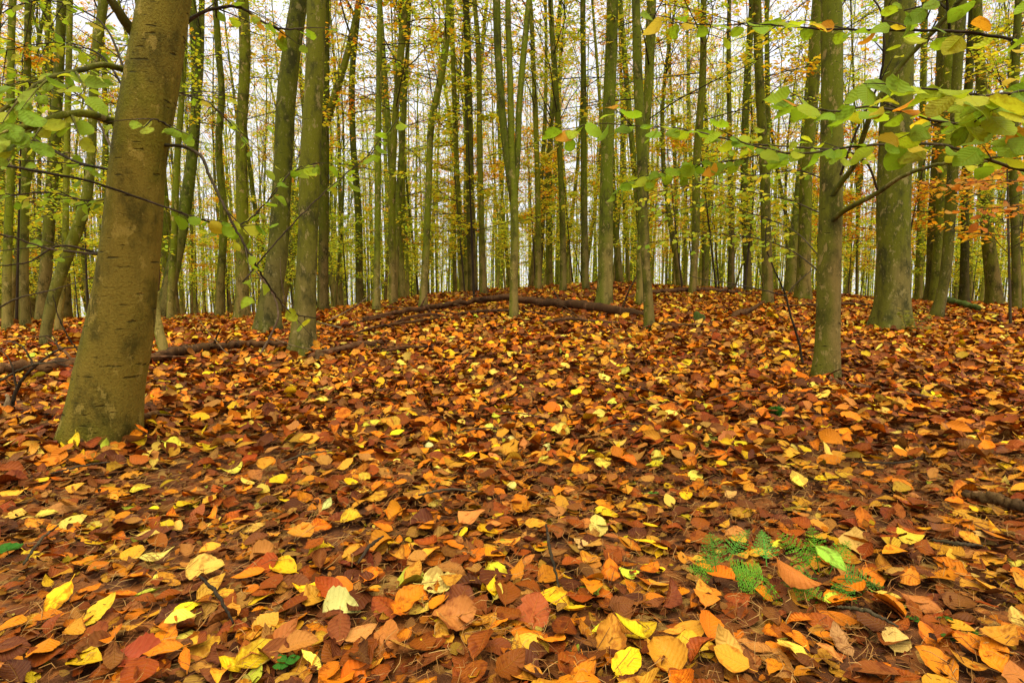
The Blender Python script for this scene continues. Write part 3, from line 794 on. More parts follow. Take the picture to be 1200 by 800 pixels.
branch(big, big_b, [(186, 140, by), (200, 150, by - .1), (180, 140, by - .2), (165, 150, by - .25)], .004, .002, .06, 7, GREEN, twigs=2, tl=.15)
branch(big, big_b, [(285, 330, by - .05), (318, 290, by), (370, 235, by + .1), (410, 200, by + .2), (440, 175, by + .25), (466, 140, by + .3)], .003, .0014, .075, 9, MIXED, twigs=3, tl=.12, start=.5, name='branch')
branch(big, big_b, [(210, 30, by + .1), (245, 12, by + .1), (275, 8, by + .1), (320, 32, by + .1), (352, 35, by + .2)], .007, .003, .06, 10, MIXED, twigs=4, tl=.18, start=.2)

for pts_, n_ in (([(150, 110, by + .2), (110, 60, by + .4), (60, 50, by + .5), (0, 60, by + .5)], 46), ([(140, 230, by + .2), (100, 235, by + .4), (50, 225, by + .5), (-10, 235, by + .5)], 46),
                 ([(150, 90, by + .2), (110, 20, by + .3), (50, 0, by + .3), (-10, 20, by + .3)], 40), ([(135, 180, by + .15), (90, 110, by + .3), (30, 95, by + .4), (-20, 110, by + .4)], 44),
                 ([(185, 120, by + .2), (215, 110, by + .4), (250, 125, by + .5), (275, 150, by + .5)], 18)):
    branch(big, big_b, pts_, .005, .0018, .056, n_, np.vstack([GREEN, GREEN, [(.5, .42, .03)]]), T_beechl, twigs=10, tl=.35, start=.1)
ky = kt_y
for pts_, n_ in (([(962, 250, ky + .1), (925, 235, ky + .4), (880, 225, ky + .6), (830, 215, ky + .8), (770, 225, ky + .9)], 80), ([(962, 320, ky + .1), (930, 295, ky + .3), (890, 280, ky + .5), (840, 275, ky + .7), (780, 285, ky + .9)], 80),
                 ([(966, 210, ky + .1), (930, 200, ky + .5), (880, 205, ky + .8), (840, 195, ky + 1.0)], 60)):
    branch(kt, kt_b, pts_, .005, .0015, .055, n_, np.vstack([GREEN * 1.3, C_YG, C_YG * .8]), T_beechl, twigs=16, tl=.35, start=.15)
branch(kt, kt_b, [(972, 262, ky - .03), (985, 250, ky - .1), (1002, 240, ky - .2), (1030, 225, ky - .3), (1055, 208, ky - .4), (1090, 195, ky - .5), (1140, 188, ky - .6), (1215, 178, ky - .7)], .017, .004, .07, 8, MIXED, twigs=5, tl=.25, start=.5, mat='bark_dark', k=9)
branch(kt, kt_b, [(972, 235, ky - .03), (985, 215, ky - .1), (1000, 195, ky - .18), (1010, 165, ky - .3), (1022, 130, ky - .4), (1060, 72, ky - .5), (1100, 30, ky - .6), (1135, -10, ky - .7), (1200, -60, ky - .8)], .016, .010, mat='bark_dark', k=9)
branch(kt, kt_b, [(1028, 222, ky - .3), (1018, 195, ky - .4), (1000, 180, ky - .5), (970, 175, ky - .6), (920, 172, ky - .7), (870, 168, ky - .8)], .006, .003, .075, 22, MIXED, twigs=7, tl=.2, start=.2)
branch(kt, kt_b, [(960, 300, ky + .1), (930, 270, ky + .3), (880, 250, ky + .5), (830, 240, ky + .6), (780, 250, ky + .7)], .004, .0015, .06, 40, np.vstack([GREEN, C_YG]), T_beechl, twigs=14, tl=.3, start=.15)
branch(kt, kt_b, [(985, 205, ky - .15), (1005, 150, ky - .3), (1032, 90, ky - .4), (1036, 60, ky - .45), (1030, 10, ky - .5), (1010, -20, ky - .5)], .007, .004, .07, 10, MIXED, twigs=4, tl=.2, start=.4)

# hazel growing just outside the frame, reaching in
hb = np.array([2.35, 1.75, 0]); hb[2] = float(terrain(hb[0], hb[1]))
hz = empty('hazel_bush', hb, 'hazel reaching leafy twigs with big green and yellow leaves across the pale beech', 'bush')
def wpx(x, y, z):
    d = np.array([x, y, z]) - CAM
    cz = d @ _fw; return (600 + F * d[0] / cz, 400 - F * (d @ _up) / cz, y)
for q, (dx, dy, h) in enumerate(((-.25, .15, 2.6), (.1, .1, 3.0), (0, -.25, 2.4))):
    s = np.linspace(0, 1, 8)[:, None]
    pth = np.array([0, 0, -.1]) + np.array([dx, dy, 0]) * (s ** 1.5) + np.array([0, 0, h]) * s + rng.normal(0, .015, (8, 3))
    ms = MB(); tube(ms, resample(pth, 24), np.linspace(.02, .007, 24), 10); ms.build('stem', M['bark_dark'], hz)
s1 = wpx(hb[0] - .06, hb[1] + .03, hb[2] + 1.1); s2 = wpx(hb[0] - .12, hb[1] + .06, hb[2] + 1.45); s3 = wpx(hb[0] - .03, hb[1] - .1, hb[2] + .95); s4 = wpx(hb[0], hb[1] - .2, hb[2] + 1.6)
branch(hz, hb, [s1, (1230, 160, 1.6), (1160, 150, 1.5), (1090, 140, 1.45), (1030, 125, 1.5), (990, 130, 1.6), (930, 125, 1.75)], .007, .002, .084, 60, MIXED, twigs=14, tl=.16, start=.2)
branch(hz, hb, [s1, (1220, 105, 1.5), (1150, 112, 1.4), (1090, 105, 1.35), (1035, 100, 1.38)], .006, .002, .09, 38, MIXED, twigs=9, tl=.1, start=.3)
branch(hz, hb, [s2, (1250, 60, 1.7), (1150, 40, 1.7), (1050, 35, 1.75), (960, 34, 1.85), (890, 28, 1.95), (830, 30, 2.0), (790, 26, 2.05)], .007, .0016, .08, 36, MIXED, twigs=9, tl=.15, start=.2)
branch(hz, hb, [s3, (1200, 200, 1.75), (1100, 170, 1.8), (1000, 172, 1.85), (930, 180, 1.9), (860, 165, 1.95), (800, 152, 2.0), (740, 148, 2.0), (690, 146, 2.0), (655, 152, 2.0)], .007, .0014, .085, 36, MIXED, twigs=8, tl=.12, start=.35)
branch(hz, hb, [(900, 180, 1.92), (850, 190, 1.98), (800, 195, 2.05), (760, 205, 2.1), (730, 215, 2.1)], .0025, .0012, .072, 18, MIXED, twigs=4, tl=.1, start=.1)
branch(hz, hb, [s4, (1280, 0, 1.5), (1220, -10, 1.45), (1130, -5, 1.5), (1060, 12, 1.6)], .006, .002, .08, 14, GREEN, twigs=4, tl=.12, start=.3)

# orange beech spray at the edge
ob_b = P(1260, 400, 3.2); ob_b[2] = float(terrain(ob_b[0], ob_b[1]))
ob = empty('beech_sapling', ob_b, 'beech sapling outside the frame holding out flat orange sprays', 'sapling')
ms = MB(); tube(ms, resample(np.array([(0, 0, -.1), (.03, 0, .8), (-.02, .05, 1.6), (.05, 0, 2.3)]), 16), np.linspace(.016, .005, 16), 8); ms.build('stem', M['twig'], ob)
for (yy_, z_, tgt) in ((0, .95, [(1210, 215, 3.1), (1150, 212, 3.1), (1105, 218, 3.15)]), (0, 1.05, [(1215, 195, 3.3), (1165, 205, 3.4), (1130, 210, 3.4)]), (0, .8, [(1210, 240, 3.1), (1180, 243, 3.1), (1150, 246, 3.1)])):
    branch(ob, ob_b, [wpx(ob_b[0], ob_b[1], ob_b[2] + z_)] + tgt, .004, .0014, .06, 34, ORANGE, T_beechl, twigs=7, tl=.2, start=.25, droop=.1)

# ------------------------------------------------------------------ small woody things on the ground
def ground_line(pts, lift=0.0):
    out = []
    for (px, py, r, up) in pts:
        p = G(px, py); out.append((p[0], p[1], p[2] + r * .8 + up + .034, r * 1.2))
    return np.array(out)
def wood(name, label, cat, pts, mat='dead', group=None, k=10, side=0, amp=.16):
    w = ground_line(pts); b = w[len(w) // 2, :3].copy(); b[2] = float(terrain(b[0], b[1]))
    w[:, :3] -= b
    rr = resample(w, 10 * len(pts)); rr[:, :3] += rng.normal(0, 1, (len(rr), 3)) * np.minimum(.008, rr[:, 3:] * .25)
    root = MB(); tube(root, rr[:, :3], np.maximum(rr[:, 3], .002), k, 0, wobble(0, 3, amp, np.linalg.norm(rr[-1, :3] - rr[0, :3])))
    o = root.build(name, M[mat], loc=b); tag(o, label, cat, group)
    for q in range(side):
        i_ = rng.integers(3, len(rr) - 4); tg = unit(rr[i_ + 1, :3] - rr[i_, :3])
        dv = unit(tg * rng.choice([-1, 1]) + np.array([rng.normal(0, .6), rng.normal(0, .6), rng.uniform(.0, .45)]))
        L = rng.uniform(.15, .5); s = np.linspace(0, 1, 5)[:, None]
        m2 = MB(); tube(m2, rr[i_, :3] + dv * L * s + np.array([rng.normal(0, .1), 0, -.12]) * L * s * s, np.linspace(rr[i_, 3] * .4, .002, 5), 6)
        m2.build('twig', M[mat], o)
    return o
wood('fallen_log', 'long reddish brown fallen log lying across the litter before the crest', 'log', [(425, 380, .012, .02), (483, 373, .028, .05), (543, 367, .03, .08), (590, 363, .036, .10), (633, 366, .038, .06), (677, 368, .042, .04), (722, 372, .038, 0.02), (765, 377, .02, 0)], side=14)
wood('fallen_branch', 'thin dark branch lying just before the long reddish log', 'branch', [(628, 384, .008, 0), (660, 381, .013, .02), (700, 383, .012, .01), (745, 384, .008, 0)], side=2)
wood('fallen_log', 'long brown half-buried log running behind the stoutest trunk', 'log', [(-15, 446, .022, .01), (40, 441, .026, .01), (100, 437, .026, .02), (165, 432, .028, .02), (220, 422, .03, .02), (280, 414, .026, .02), (335, 410, .024, 0)], side=5)
wood('fallen_branch', 'brown rotten branch pointing away from the rooted stump trunk', 'branch', [(362, 426, .018, 0), (395, 418, .02, .01), (437, 409, .018, .01), (455, 405, .01, 0)], side=2)
wood('fallen_branch', 'thin arched branch lying between the dead bent branch and the log', 'branch', [(400, 400, .008, 0), (440, 392, .012, .03), (490, 383, .012, .02), (525, 375, .006, 0)], side=4)
wood('fallen_branch', 'dark twiggy branch on the litter at the thin end of the long log', 'branch', [(395, 388, .006, 0), (450, 378, .009, .03), (500, 371, .009, .04), (545, 372, .005, 0)], side=4)
wood('fallen_branch', 'brown straight branch lying across the crest beyond the clean mossy beech', 'branch', [(735, 352, .02, 0), (780, 347, .025, .03), (840, 346, .025, .03), (880, 348, .02, 0)], side=3)
wood('fallen_branch', 'dark stick at the pale foot of the thin swelling beech', 'branch', [(745, 391, .006, .0), (775, 387, .01, .02), (800, 388, .01, .02), (828, 386, .006, .01)], side=2)
wood('fallen_branch', 'upright dark dead stick propped on the crest branch', 'branch', [(735, 349, .012, .0), (742, 341, .012, .1), (752, 325, .01, .3)], side=1)
wood('mossy_log', 'short bright mossy log near the leaning dark stem', 'log', [(1100, 357, .03, 0), (1120, 361, .04, .02), (1145, 368, .035, .01)], 'moss')
wood('fallen_branch', 'dark branch lying behind the pale beech and before the stout one', 'branch', [(905, 363, .008, 0), (950, 362, .012, .02), (1000, 361, .014, .02), (1030, 362, .008, 0)], side=2)
wood('fallen_branch', 'dark stick half under leaves at the foot of the pale beech', 'branch', [(945, 440, .008, 0), (960, 449, .012, .01), (980, 456, .011, 0), (1060, 468, .008, 0), (1100, 476, .004, 0)], side=2)
wood('fallen_branch', 'dark broken stick lying at the foot of the stoutest trunk', 'branch', [(75, 540, .006, 0), (110, 530, .012, .01), (150, 513, .012, .02), (186, 496, .008, .01)], side=2)
wood('fallen_branch', 'dark wet stick among leaves at the frame edge below the pale beech', 'branch', [(1130, 596, .008, 0), (1170, 608, .011, .01), (1215, 622, .01, 0)], side=0)
for lab, pts in (('knotty dark branch crossing before the thin end of the long log', [(455, 386, .008, 0), (480, 380, .014, .03), (505, 377, .013, .04), (532, 379, .007, .01)]),
                 ('broken dark branch lying along the near side of the long log', [(520, 374, .007, .0), (560, 371, .015, .02), (600, 370, .012, .02), (640, 372, .006, 0)]),
                 ('twiggy branch lying beyond the long log below the crest', [(560, 357, .008, 0), (600, 355, .013, .03), (650, 356, .008, .02)]),
                 ('brown branch running on from the rotten branch toward the bent dead one', [(445, 418, .007, 0), (480, 414, .012, .01), (510, 411, .006, 0)])):
    wood('fallen_branch', lab, 'branch', pts, side=7)
TW = [(490, 603, 560, 598), (690, 455, 770, 470), (235, 705, 275, 765), (590, 495, 640, 503), (300, 437, 335, 431), (60, 575, 130, 560), (1000, 560, 1080, 555), (830, 480, 900, 470), (540, 520, 590, 515), (640, 640, 655, 720), (420, 690, 450, 655), (1090, 660, 1150, 668), (330, 560, 390, 545), (980, 745, 1050, 770), (700, 520, 760, 512), (30, 690, 70, 640)]
for (a, b_, c, d_) in TW:
    wood('fallen_twig', 'thin dark twig lying loose on the leaf litter', 'twig', [(a, b_, .002, .018), ((a + c) / 2 + rng.normal(0, 4), (b_ + d_) / 2 + rng.normal(0, 3), .003, .024), (c, d_, .0015, .018)], 'twig', 'thin twigs lying on the litter', k=6)

# split dead stem behind the stoutest trunk
b = G(194, 418); root = empty('dead_snag', b, 'thin split dead stem with dark torn bark behind the stoutest trunk', 'dead tree')
yy_ = b[1]
for nm, pts, mt in (('stem', [(195, 424, 10), (190, 400, 10), (184, 380, 10), (182, 360, 9), (183, 340, 7)], 'bark'), ('splinter', [(182, 352, 6), (184, 335, 6), (185, 315, 5), (183, 300, 4), (184, 288, 2)], 'dead')):
    w = np.array([(*P(px, py, yy_), wd * .5 * yy_ / F) for px, py, wd in pts]); w[:, :3] -= b
    ms = MB(); q = resample(w, 24); tube(ms, q[:, :3], q[:, 3], 12, 0, wobble(0, 3, .15, 2)); ms.build(nm, M[mt], root)
# rooted stump at the foot of the upright beech
def stump(px, py, h, r, label, mat):
    b = G(px, py); o = MB()
    hh = np.array([-.1, 0, .4, .75, .92, 1.0]) * h; hh[0] = -.08
    pth = np.stack([rng.normal(0, .004, 6), rng.normal(0, .004, 6), hh], -1)
    tube(o, resample(pth, 14), resample(np.stack([np.array([1.5, 1.35, 1.0, .85, .7, .3]) * r] * 3, -1), 14)[:, 0], 18, 0, wobble(.3, 5, .2, h))
    return tag(o.build('stump', M[mat], loc=b), label, 'stump')
stump(374, 424, .10, .05, 'low gnarled brown stump pressed against the upright mossy beech', 'dead')
stump(382, 419, .09, .022, 'thin cut stub standing beside the gnarled stump', 'dead')
stump(818, 378, .10, .07, 'small dark mossy stump alone on the litter', 'moss')
# upturned root
b = G(868, 374); root = empty('upturned_root', b, 'dark upturned root with clawed ends lying beyond the small mossy stump', 'root')
ms = MB(); q = resample(np.array([(-.12, 0, .0, .045), (-.03, .02, .05, .05), (.1, 0, .1, .03), (.25, -.02, .2, .012)]), 20)
tube(ms, q[:, :3], q[:, 3], 10, 0, wobble(0, 3, .2, .5)); ms.build('stem', M['dead'], root)
for a in range(5):
    ang = rng.uniform(-1.2, 1.2) + math.pi; s = np.linspace(0, 1, 6)[:, None]
    ms = MB(); tube(ms, np.array([-.08, 0, .03]) + np.array([math.cos(ang), math.sin(ang) * .7, rng.uniform(-.2, .6)]) * .16 * s + rng.normal(0, .006, (6, 3)), np.linspace(.018, .004, 6), 6); ms.build('prong', M['dead'], root)

# bare dark sapling beside the pale beech
def px_plant(name, label, cat, foot, lines, mat, leaf=None):
    b = G(*foot); root = empty(name, b, label, cat); y0 = b[1]
    for q, (r0, r1, pts) in enumerate(lines):
        w = np.array([P(px, py, y0 + dy) for px, py, dy in pts]) - b
        if q == 0: w[0][2] = -.03
        rr = resample(w, 9 * len(pts)); rr += rng.normal(0, .0012, rr.shape)
        ms = MB(); tube(ms, rr, np.linspace(r0, r1, len(rr)) * 1.7, 7); ms.build('stem' if q == 0 else 'twig', M[mat], root)
    return root, b, y0
px_plant('bare_sapling', 'bare dark sapling with long crossing twigs before the pale beech', 'sapling', (942, 431),
    [(.0055, .002, [(942, 432, 0), (936, 400, 0), (928, 375, -.02), (920, 345, -.03), (905, 310, -.05), (897, 285, -.05), (899, 262, -.06)]),
     (.003, .001, [(921, 347, -.03), (890, 339, -.1), (850, 331, -.2), (815, 325, -.25), (800, 318, -.3)]),
     (.0025, .001, [(921, 347, -.03), (935, 330, 0), (950, 318, .05), (975, 300, .1)]),
     (.002, .0008, [(935, 400, 0), (945, 385, .05), (955, 375, .1)]),
     (.002, .0008, [(860, 333, -.18), (846, 340, -.2), (835, 352, -.2)])], 'twig')
px_plant('dead_branch', 'bent pale dead branch arching down to the litter before the mossy beech pair', 'dead branch', (300, 419),
    [(.006, .0035, [(300, 420, 0), (316, 395, .02), (326, 370, .02), (320, 345, .03), (300, 318, .0)]),
     (.005, .002, [(400, 384, .15), (375, 378, .15), (352, 370, .1), (335, 352, .05), (326, 352, .02)]),
     (.003, .001, [(385, 376, .15), (420, 356, .2), (445, 335, .25), (458, 318, .3)]),
     (.003, .001, [(300, 419, 0), (270, 416, -.1), (250, 395, -.1), (228, 368, -.1)]),
     (.003, .001, [(335, 355, .05), (330, 330, .0), (328, 305, -.05)]),
     (.002, .001, [(316, 395, .02), (345, 405, .0), (380, 410, -.05), (410, 405, -.1)])], 'paletwig')
px_plant('dead_brush', 'tangle of thin bare dead twigs reaching in before the stoutest trunk', 'dead twigs', (12, 482),
    [(.006, .002, [(12, 483, 0), (20, 455, 0), (40, 430, 0), (70, 410, .05), (100, 405, .1)]),
     (.004, .001, [(-10, 452, 0), (30, 430, 0), (62, 424, -.05), (94, 420, -.1)]),
     (.003, .001, [(-10, 365, .1), (20, 350, .1), (60, 340, .1), (110, 325, .2)]),
     (.003, .001, [(20, 455, 0), (10, 420, 0), (-10, 400, 0)]),
     (.003, .001, [(40, 430, 0), (30, 410, 0), (-15, 396, .05)]),
     (.0025, .001, [(98, 420, -.1), (82, 398, -.1), (70, 375, -.1), (62, 345, -.1)]),
     (.002, .001, [(70, 410, .05), (62, 395, .05), (40, 395, .05), (10, 395, .05)]),
     (.002, .0008, [(62, 424, -.05), (90, 430, -.08), (115, 418, -.1), (150, 405, -.15)])], 'twig')
b = G(4, 480); tag(stump(8, 484, .09, .016, 'thin pale broken stub at the frame edge among dead twigs', 'paletwig'), None)

# leafy shoot at the foot of the stout beech
b = G(1062, 392); root = empty('leafy_shoot', b, 'small leafy shoot sprouting at the flared foot of the stout beech', 'shoot')
for q, (dx, h) in enumerate(((-.12, .26), (.05, .3), (.14, .2), (-.05, .16), (.2, .12))):
    s0 = b + np.array([0, 0, 0.]); p0 = wpx(*(b + np.array([0, -.03, .0]))); p1 = wpx(*(b + np.array([dx * .6, -.06, h * .6]))); p2 = wpx(*(b + np.array([dx, -.1, h])))
    branch(root, b, [p0, p1, p2], .003, .001, .055, 9, np.array([(.22, .25, .03), (.3, .3, .04), (.35, .28, .04)]), T_beechl, start=.3, name='stem')

# ------------------------------------------------------------------ ferns, moss, seedlings
def frond(parent, base, dirn, L, width, col, arch=.25, name='frond', bipin=True):
    mb = MB(); dirn = unit(np.asarray(dirn, float)); up = np.array([0, 0, 1.])
    n = 11; s = np.linspace(0, 1, n)
    side = unit(np.cross(dirn, (0, -.75, .65))); nrm = np.cross(side, dirn)
    sp = base + dirn * L * s[:, None] + nrm * 0 + up * (-arch * L * (s ** 2))[:, None]
    tube(mb, sp, np.linspace(.0012, .0004, n), 5, 0, cap=False, col=np.array(col) * .8)
    for i_ in range(2, n):
        t = s[i_]; pl = width * L * (1.2 * (1 - t) ** .8 + .06) * min(1, .55 + 3 * t) * rng.uniform(.85, 1.1)
        for sd in (-1, 1):
            pd = unit(side * sd + dirn * .45 + nrm * rng.normal(.05, .12))
            m = 4
            for j in range(m):
                tj = (j + .4) / m; c0 = sp[i_] + pd * pl * tj - up * .15 * pl * tj * tj
                q = np.cross(nrm, pd) ; ql = (pl * .06 + .0024) * (1 - .6 * tj)
                for s2 in (-1, 1):
                    tip = c0 + q * s2 * ql + pd * ql * .4 + nrm * rng.normal(0, .0006)
                    wv = pd * pl / m * .5
                    mb.add(np.array([c0 - wv * .6, c0 + (tip - c0) * .55 - wv, tip, c0 + (tip - c0) * .55 + wv + 1e-6]), np.array([[0, 1, 2, 3]]), 0, np.array(col) * rng.lognormal(0, .12))
    return mb.build(name, M['fern'], parent)
FG = (.11, .29, .015); FG2 = (.07, .21, .02)
def fern(px, py, label, fr):
    b = G(px, py); root = empty('fern', b, label, 'fern')
    for (dx, dy, dz, L, w, c, ox, oy) in fr:
        frond(root, np.array([ox, oy, .035]), (dx, dy, dz), L * 1.25, w, np.array(c) * .95)
    return root
fern(848, 692, 'feathery upright bright green fern tuft, palest of the three', [(-.12, .1, 1, .088, .40, (.10, .30, .035), -.015, 0), (-.8, .05, .35, .055, .42, FG, -.01, 0), (.85, .1, .35, .065, .40, FG, 0, -.01), (.75, .5, .95, .085, .26, (.09, .28, .03), .03, .06), (.5, -.5, .1, .05, .42, FG, .01, -.02)])
fern(902, 700, 'low spreading fern under the rusty orange leaf', [(-.9, .25, .30, .065, .42, FG, 0, 0), (-.35, -.4, .15, .055, .42, FG, 0, -.02), (.75, -.45, .05, .065, .40, FG, .02, -.02), (.12, .6, .9, .075, .34, (.12, .34, .04), .02, .06)])
fern(962, 692, 'dark green fern with broad fronds behind the lime green leaf', [(-.55, .25, .85, .10, .32, FG, -.01, 0), (-.05, .25, 1, .092, .32, FG, 0, .01), (.5, .25, .75, .08, .34, FG, .015, 0), (.8, -.2, .15, .065, .40, FG2, .02, -.02), (-.75, -.15, .2, .065, .40, FG2, -.02, -.02), (.1, -.6, .1, .055, .42, FG2, 0, -.03)])
def moss(px, py, w, h, label):
    b = G(px, py); mb = MB(); mb.center = False
    n = 900; a = rng.uniform(0, 6.28, n); r = np.sqrt(rng.random(n))
    p = np.stack([np.cos(a) * r * w, np.sin(a) * r * w * .7, h * (1 - r ** 2) + .012], -1)
    d = np.stack([np.cos(a) * r, np.sin(a) * r, np.full(n, .8)], -1) + rng.normal(0, .4, (n, 3))
    put_leaves(mb, D_LEAF, p, frames(d, unit(rng.normal(0, 1, (n, 3)))), rng.uniform(.008, .016, n), np.array([(.05, .17, .02)]) * rng.lognormal(0, .25, (n, 1)))
    s = np.linspace(0, 1, 7); tube(mb, np.stack([0 * s, 0 * s, -.02 + (h + .03) * s], -1), w * .95 * np.sqrt(np.clip(1 - s ** 2, .01, 1)), 14, 0, lambda n_, th, zz: 1 - .18 * np.abs(np.sin(th))[None] * np.ones((n_, 1)), col=(.03, .09, .015))
    return tag(mb.build('moss_cushion', M['fern'], loc=b), label, 'moss')
moss(910, 489, .05, .03, 'bright green moss cushion between fallen leaves near the pale beech')
moss(703, 360, .10, .09, 'green moss tuft at the foot of the clean mossy beech')
def seedling(px, py, label, n, size, h, group=None, c=(.06, .24, .025)):
    b = G(px, py); root = empty('seedling', b, label, 'seedling', group)
    tp = np.array([0, 0, h])
    ms = MB(); tube(ms, np.array([(0, 0, -.01), (.004, 0, h * .5), (0, 0, h)]), np.array([.0013, .001, .0008]), 6, 0); ms.build('stem', M['twig'], root)
    for q in range(n):
        a = q * 2.4 + rng.uniform(0, .5); d = np.array([[math.cos(a), math.sin(a), .15]])
        ml = MB(); ml.center = False
        put_leaves(ml, T_near, tp[None] * (1 - .12 * q / n), frames(d, np.array([[0, -.3, 1.]])), np.array([size * rng.uniform(.8, 1.1)]), np.array([c]))
        ml.build('leaf', M['leaf'], root)
seedling(10, 668, 'green seedling with four glossy leaves at the frame edge', 4, .035, .05)
seedling(766, 590, 'tiny green seedling alone between orange leaves', 4, .02, .03)
seedling(672, 470, 'tiny seedling among leaves under the pale dead stick', 3, .02, .025)
seedling(335, 798, 'small bright seedling poking up at the lower frame edge', 5, .022, .03)
for px, py in ((1070, 738), (1090, 742), (1108, 738), (1112, 760), (1140, 755)):
    seedling(px, py, 'tiny clover-like green seedling in the bare brown patch', 4, .013, .02, 'tiny green seedlings in the brown patch', (.07, .2, .02))

# ------------------------------------------------------------------ single leaves one can tell apart
def one_leaf(px, py, size, yaw, col, label, kind='beech', tilt=18, aspect=1.0, group=None, lift=.03, roll=0):
    b = G(px, py); ml = MB(); ml.center = True
    T = leaf_template(14, 6, kind, True, .8)
    R = frames(np.array([[1., 0, 0]]), np.array([[0, 0, 1.]]))
    c = np.array([col]) * .86
    put_leaves(ml, [T], np.zeros((1, 3)), R, np.array([size]), c, 0, np.array([aspect]))
    o = ml.build('fallen_leaf', M['litter'], loc=(b[0], b[1], b[2] + lift + .3 * size * math.sin(math.radians(abs(tilt)))))
    ex = Matrix.Rotation(math.radians(tilt), 4, 'X') @ Matrix.Rotation(math.radians(roll), 4, 'Y') @ Matrix.Rotation(math.radians(yaw), 4, 'Z')
    o.rotation_euler = ex.to_euler()
    return tag(o, label, 'leaf', group)
LIME = (.52, .56, .04)
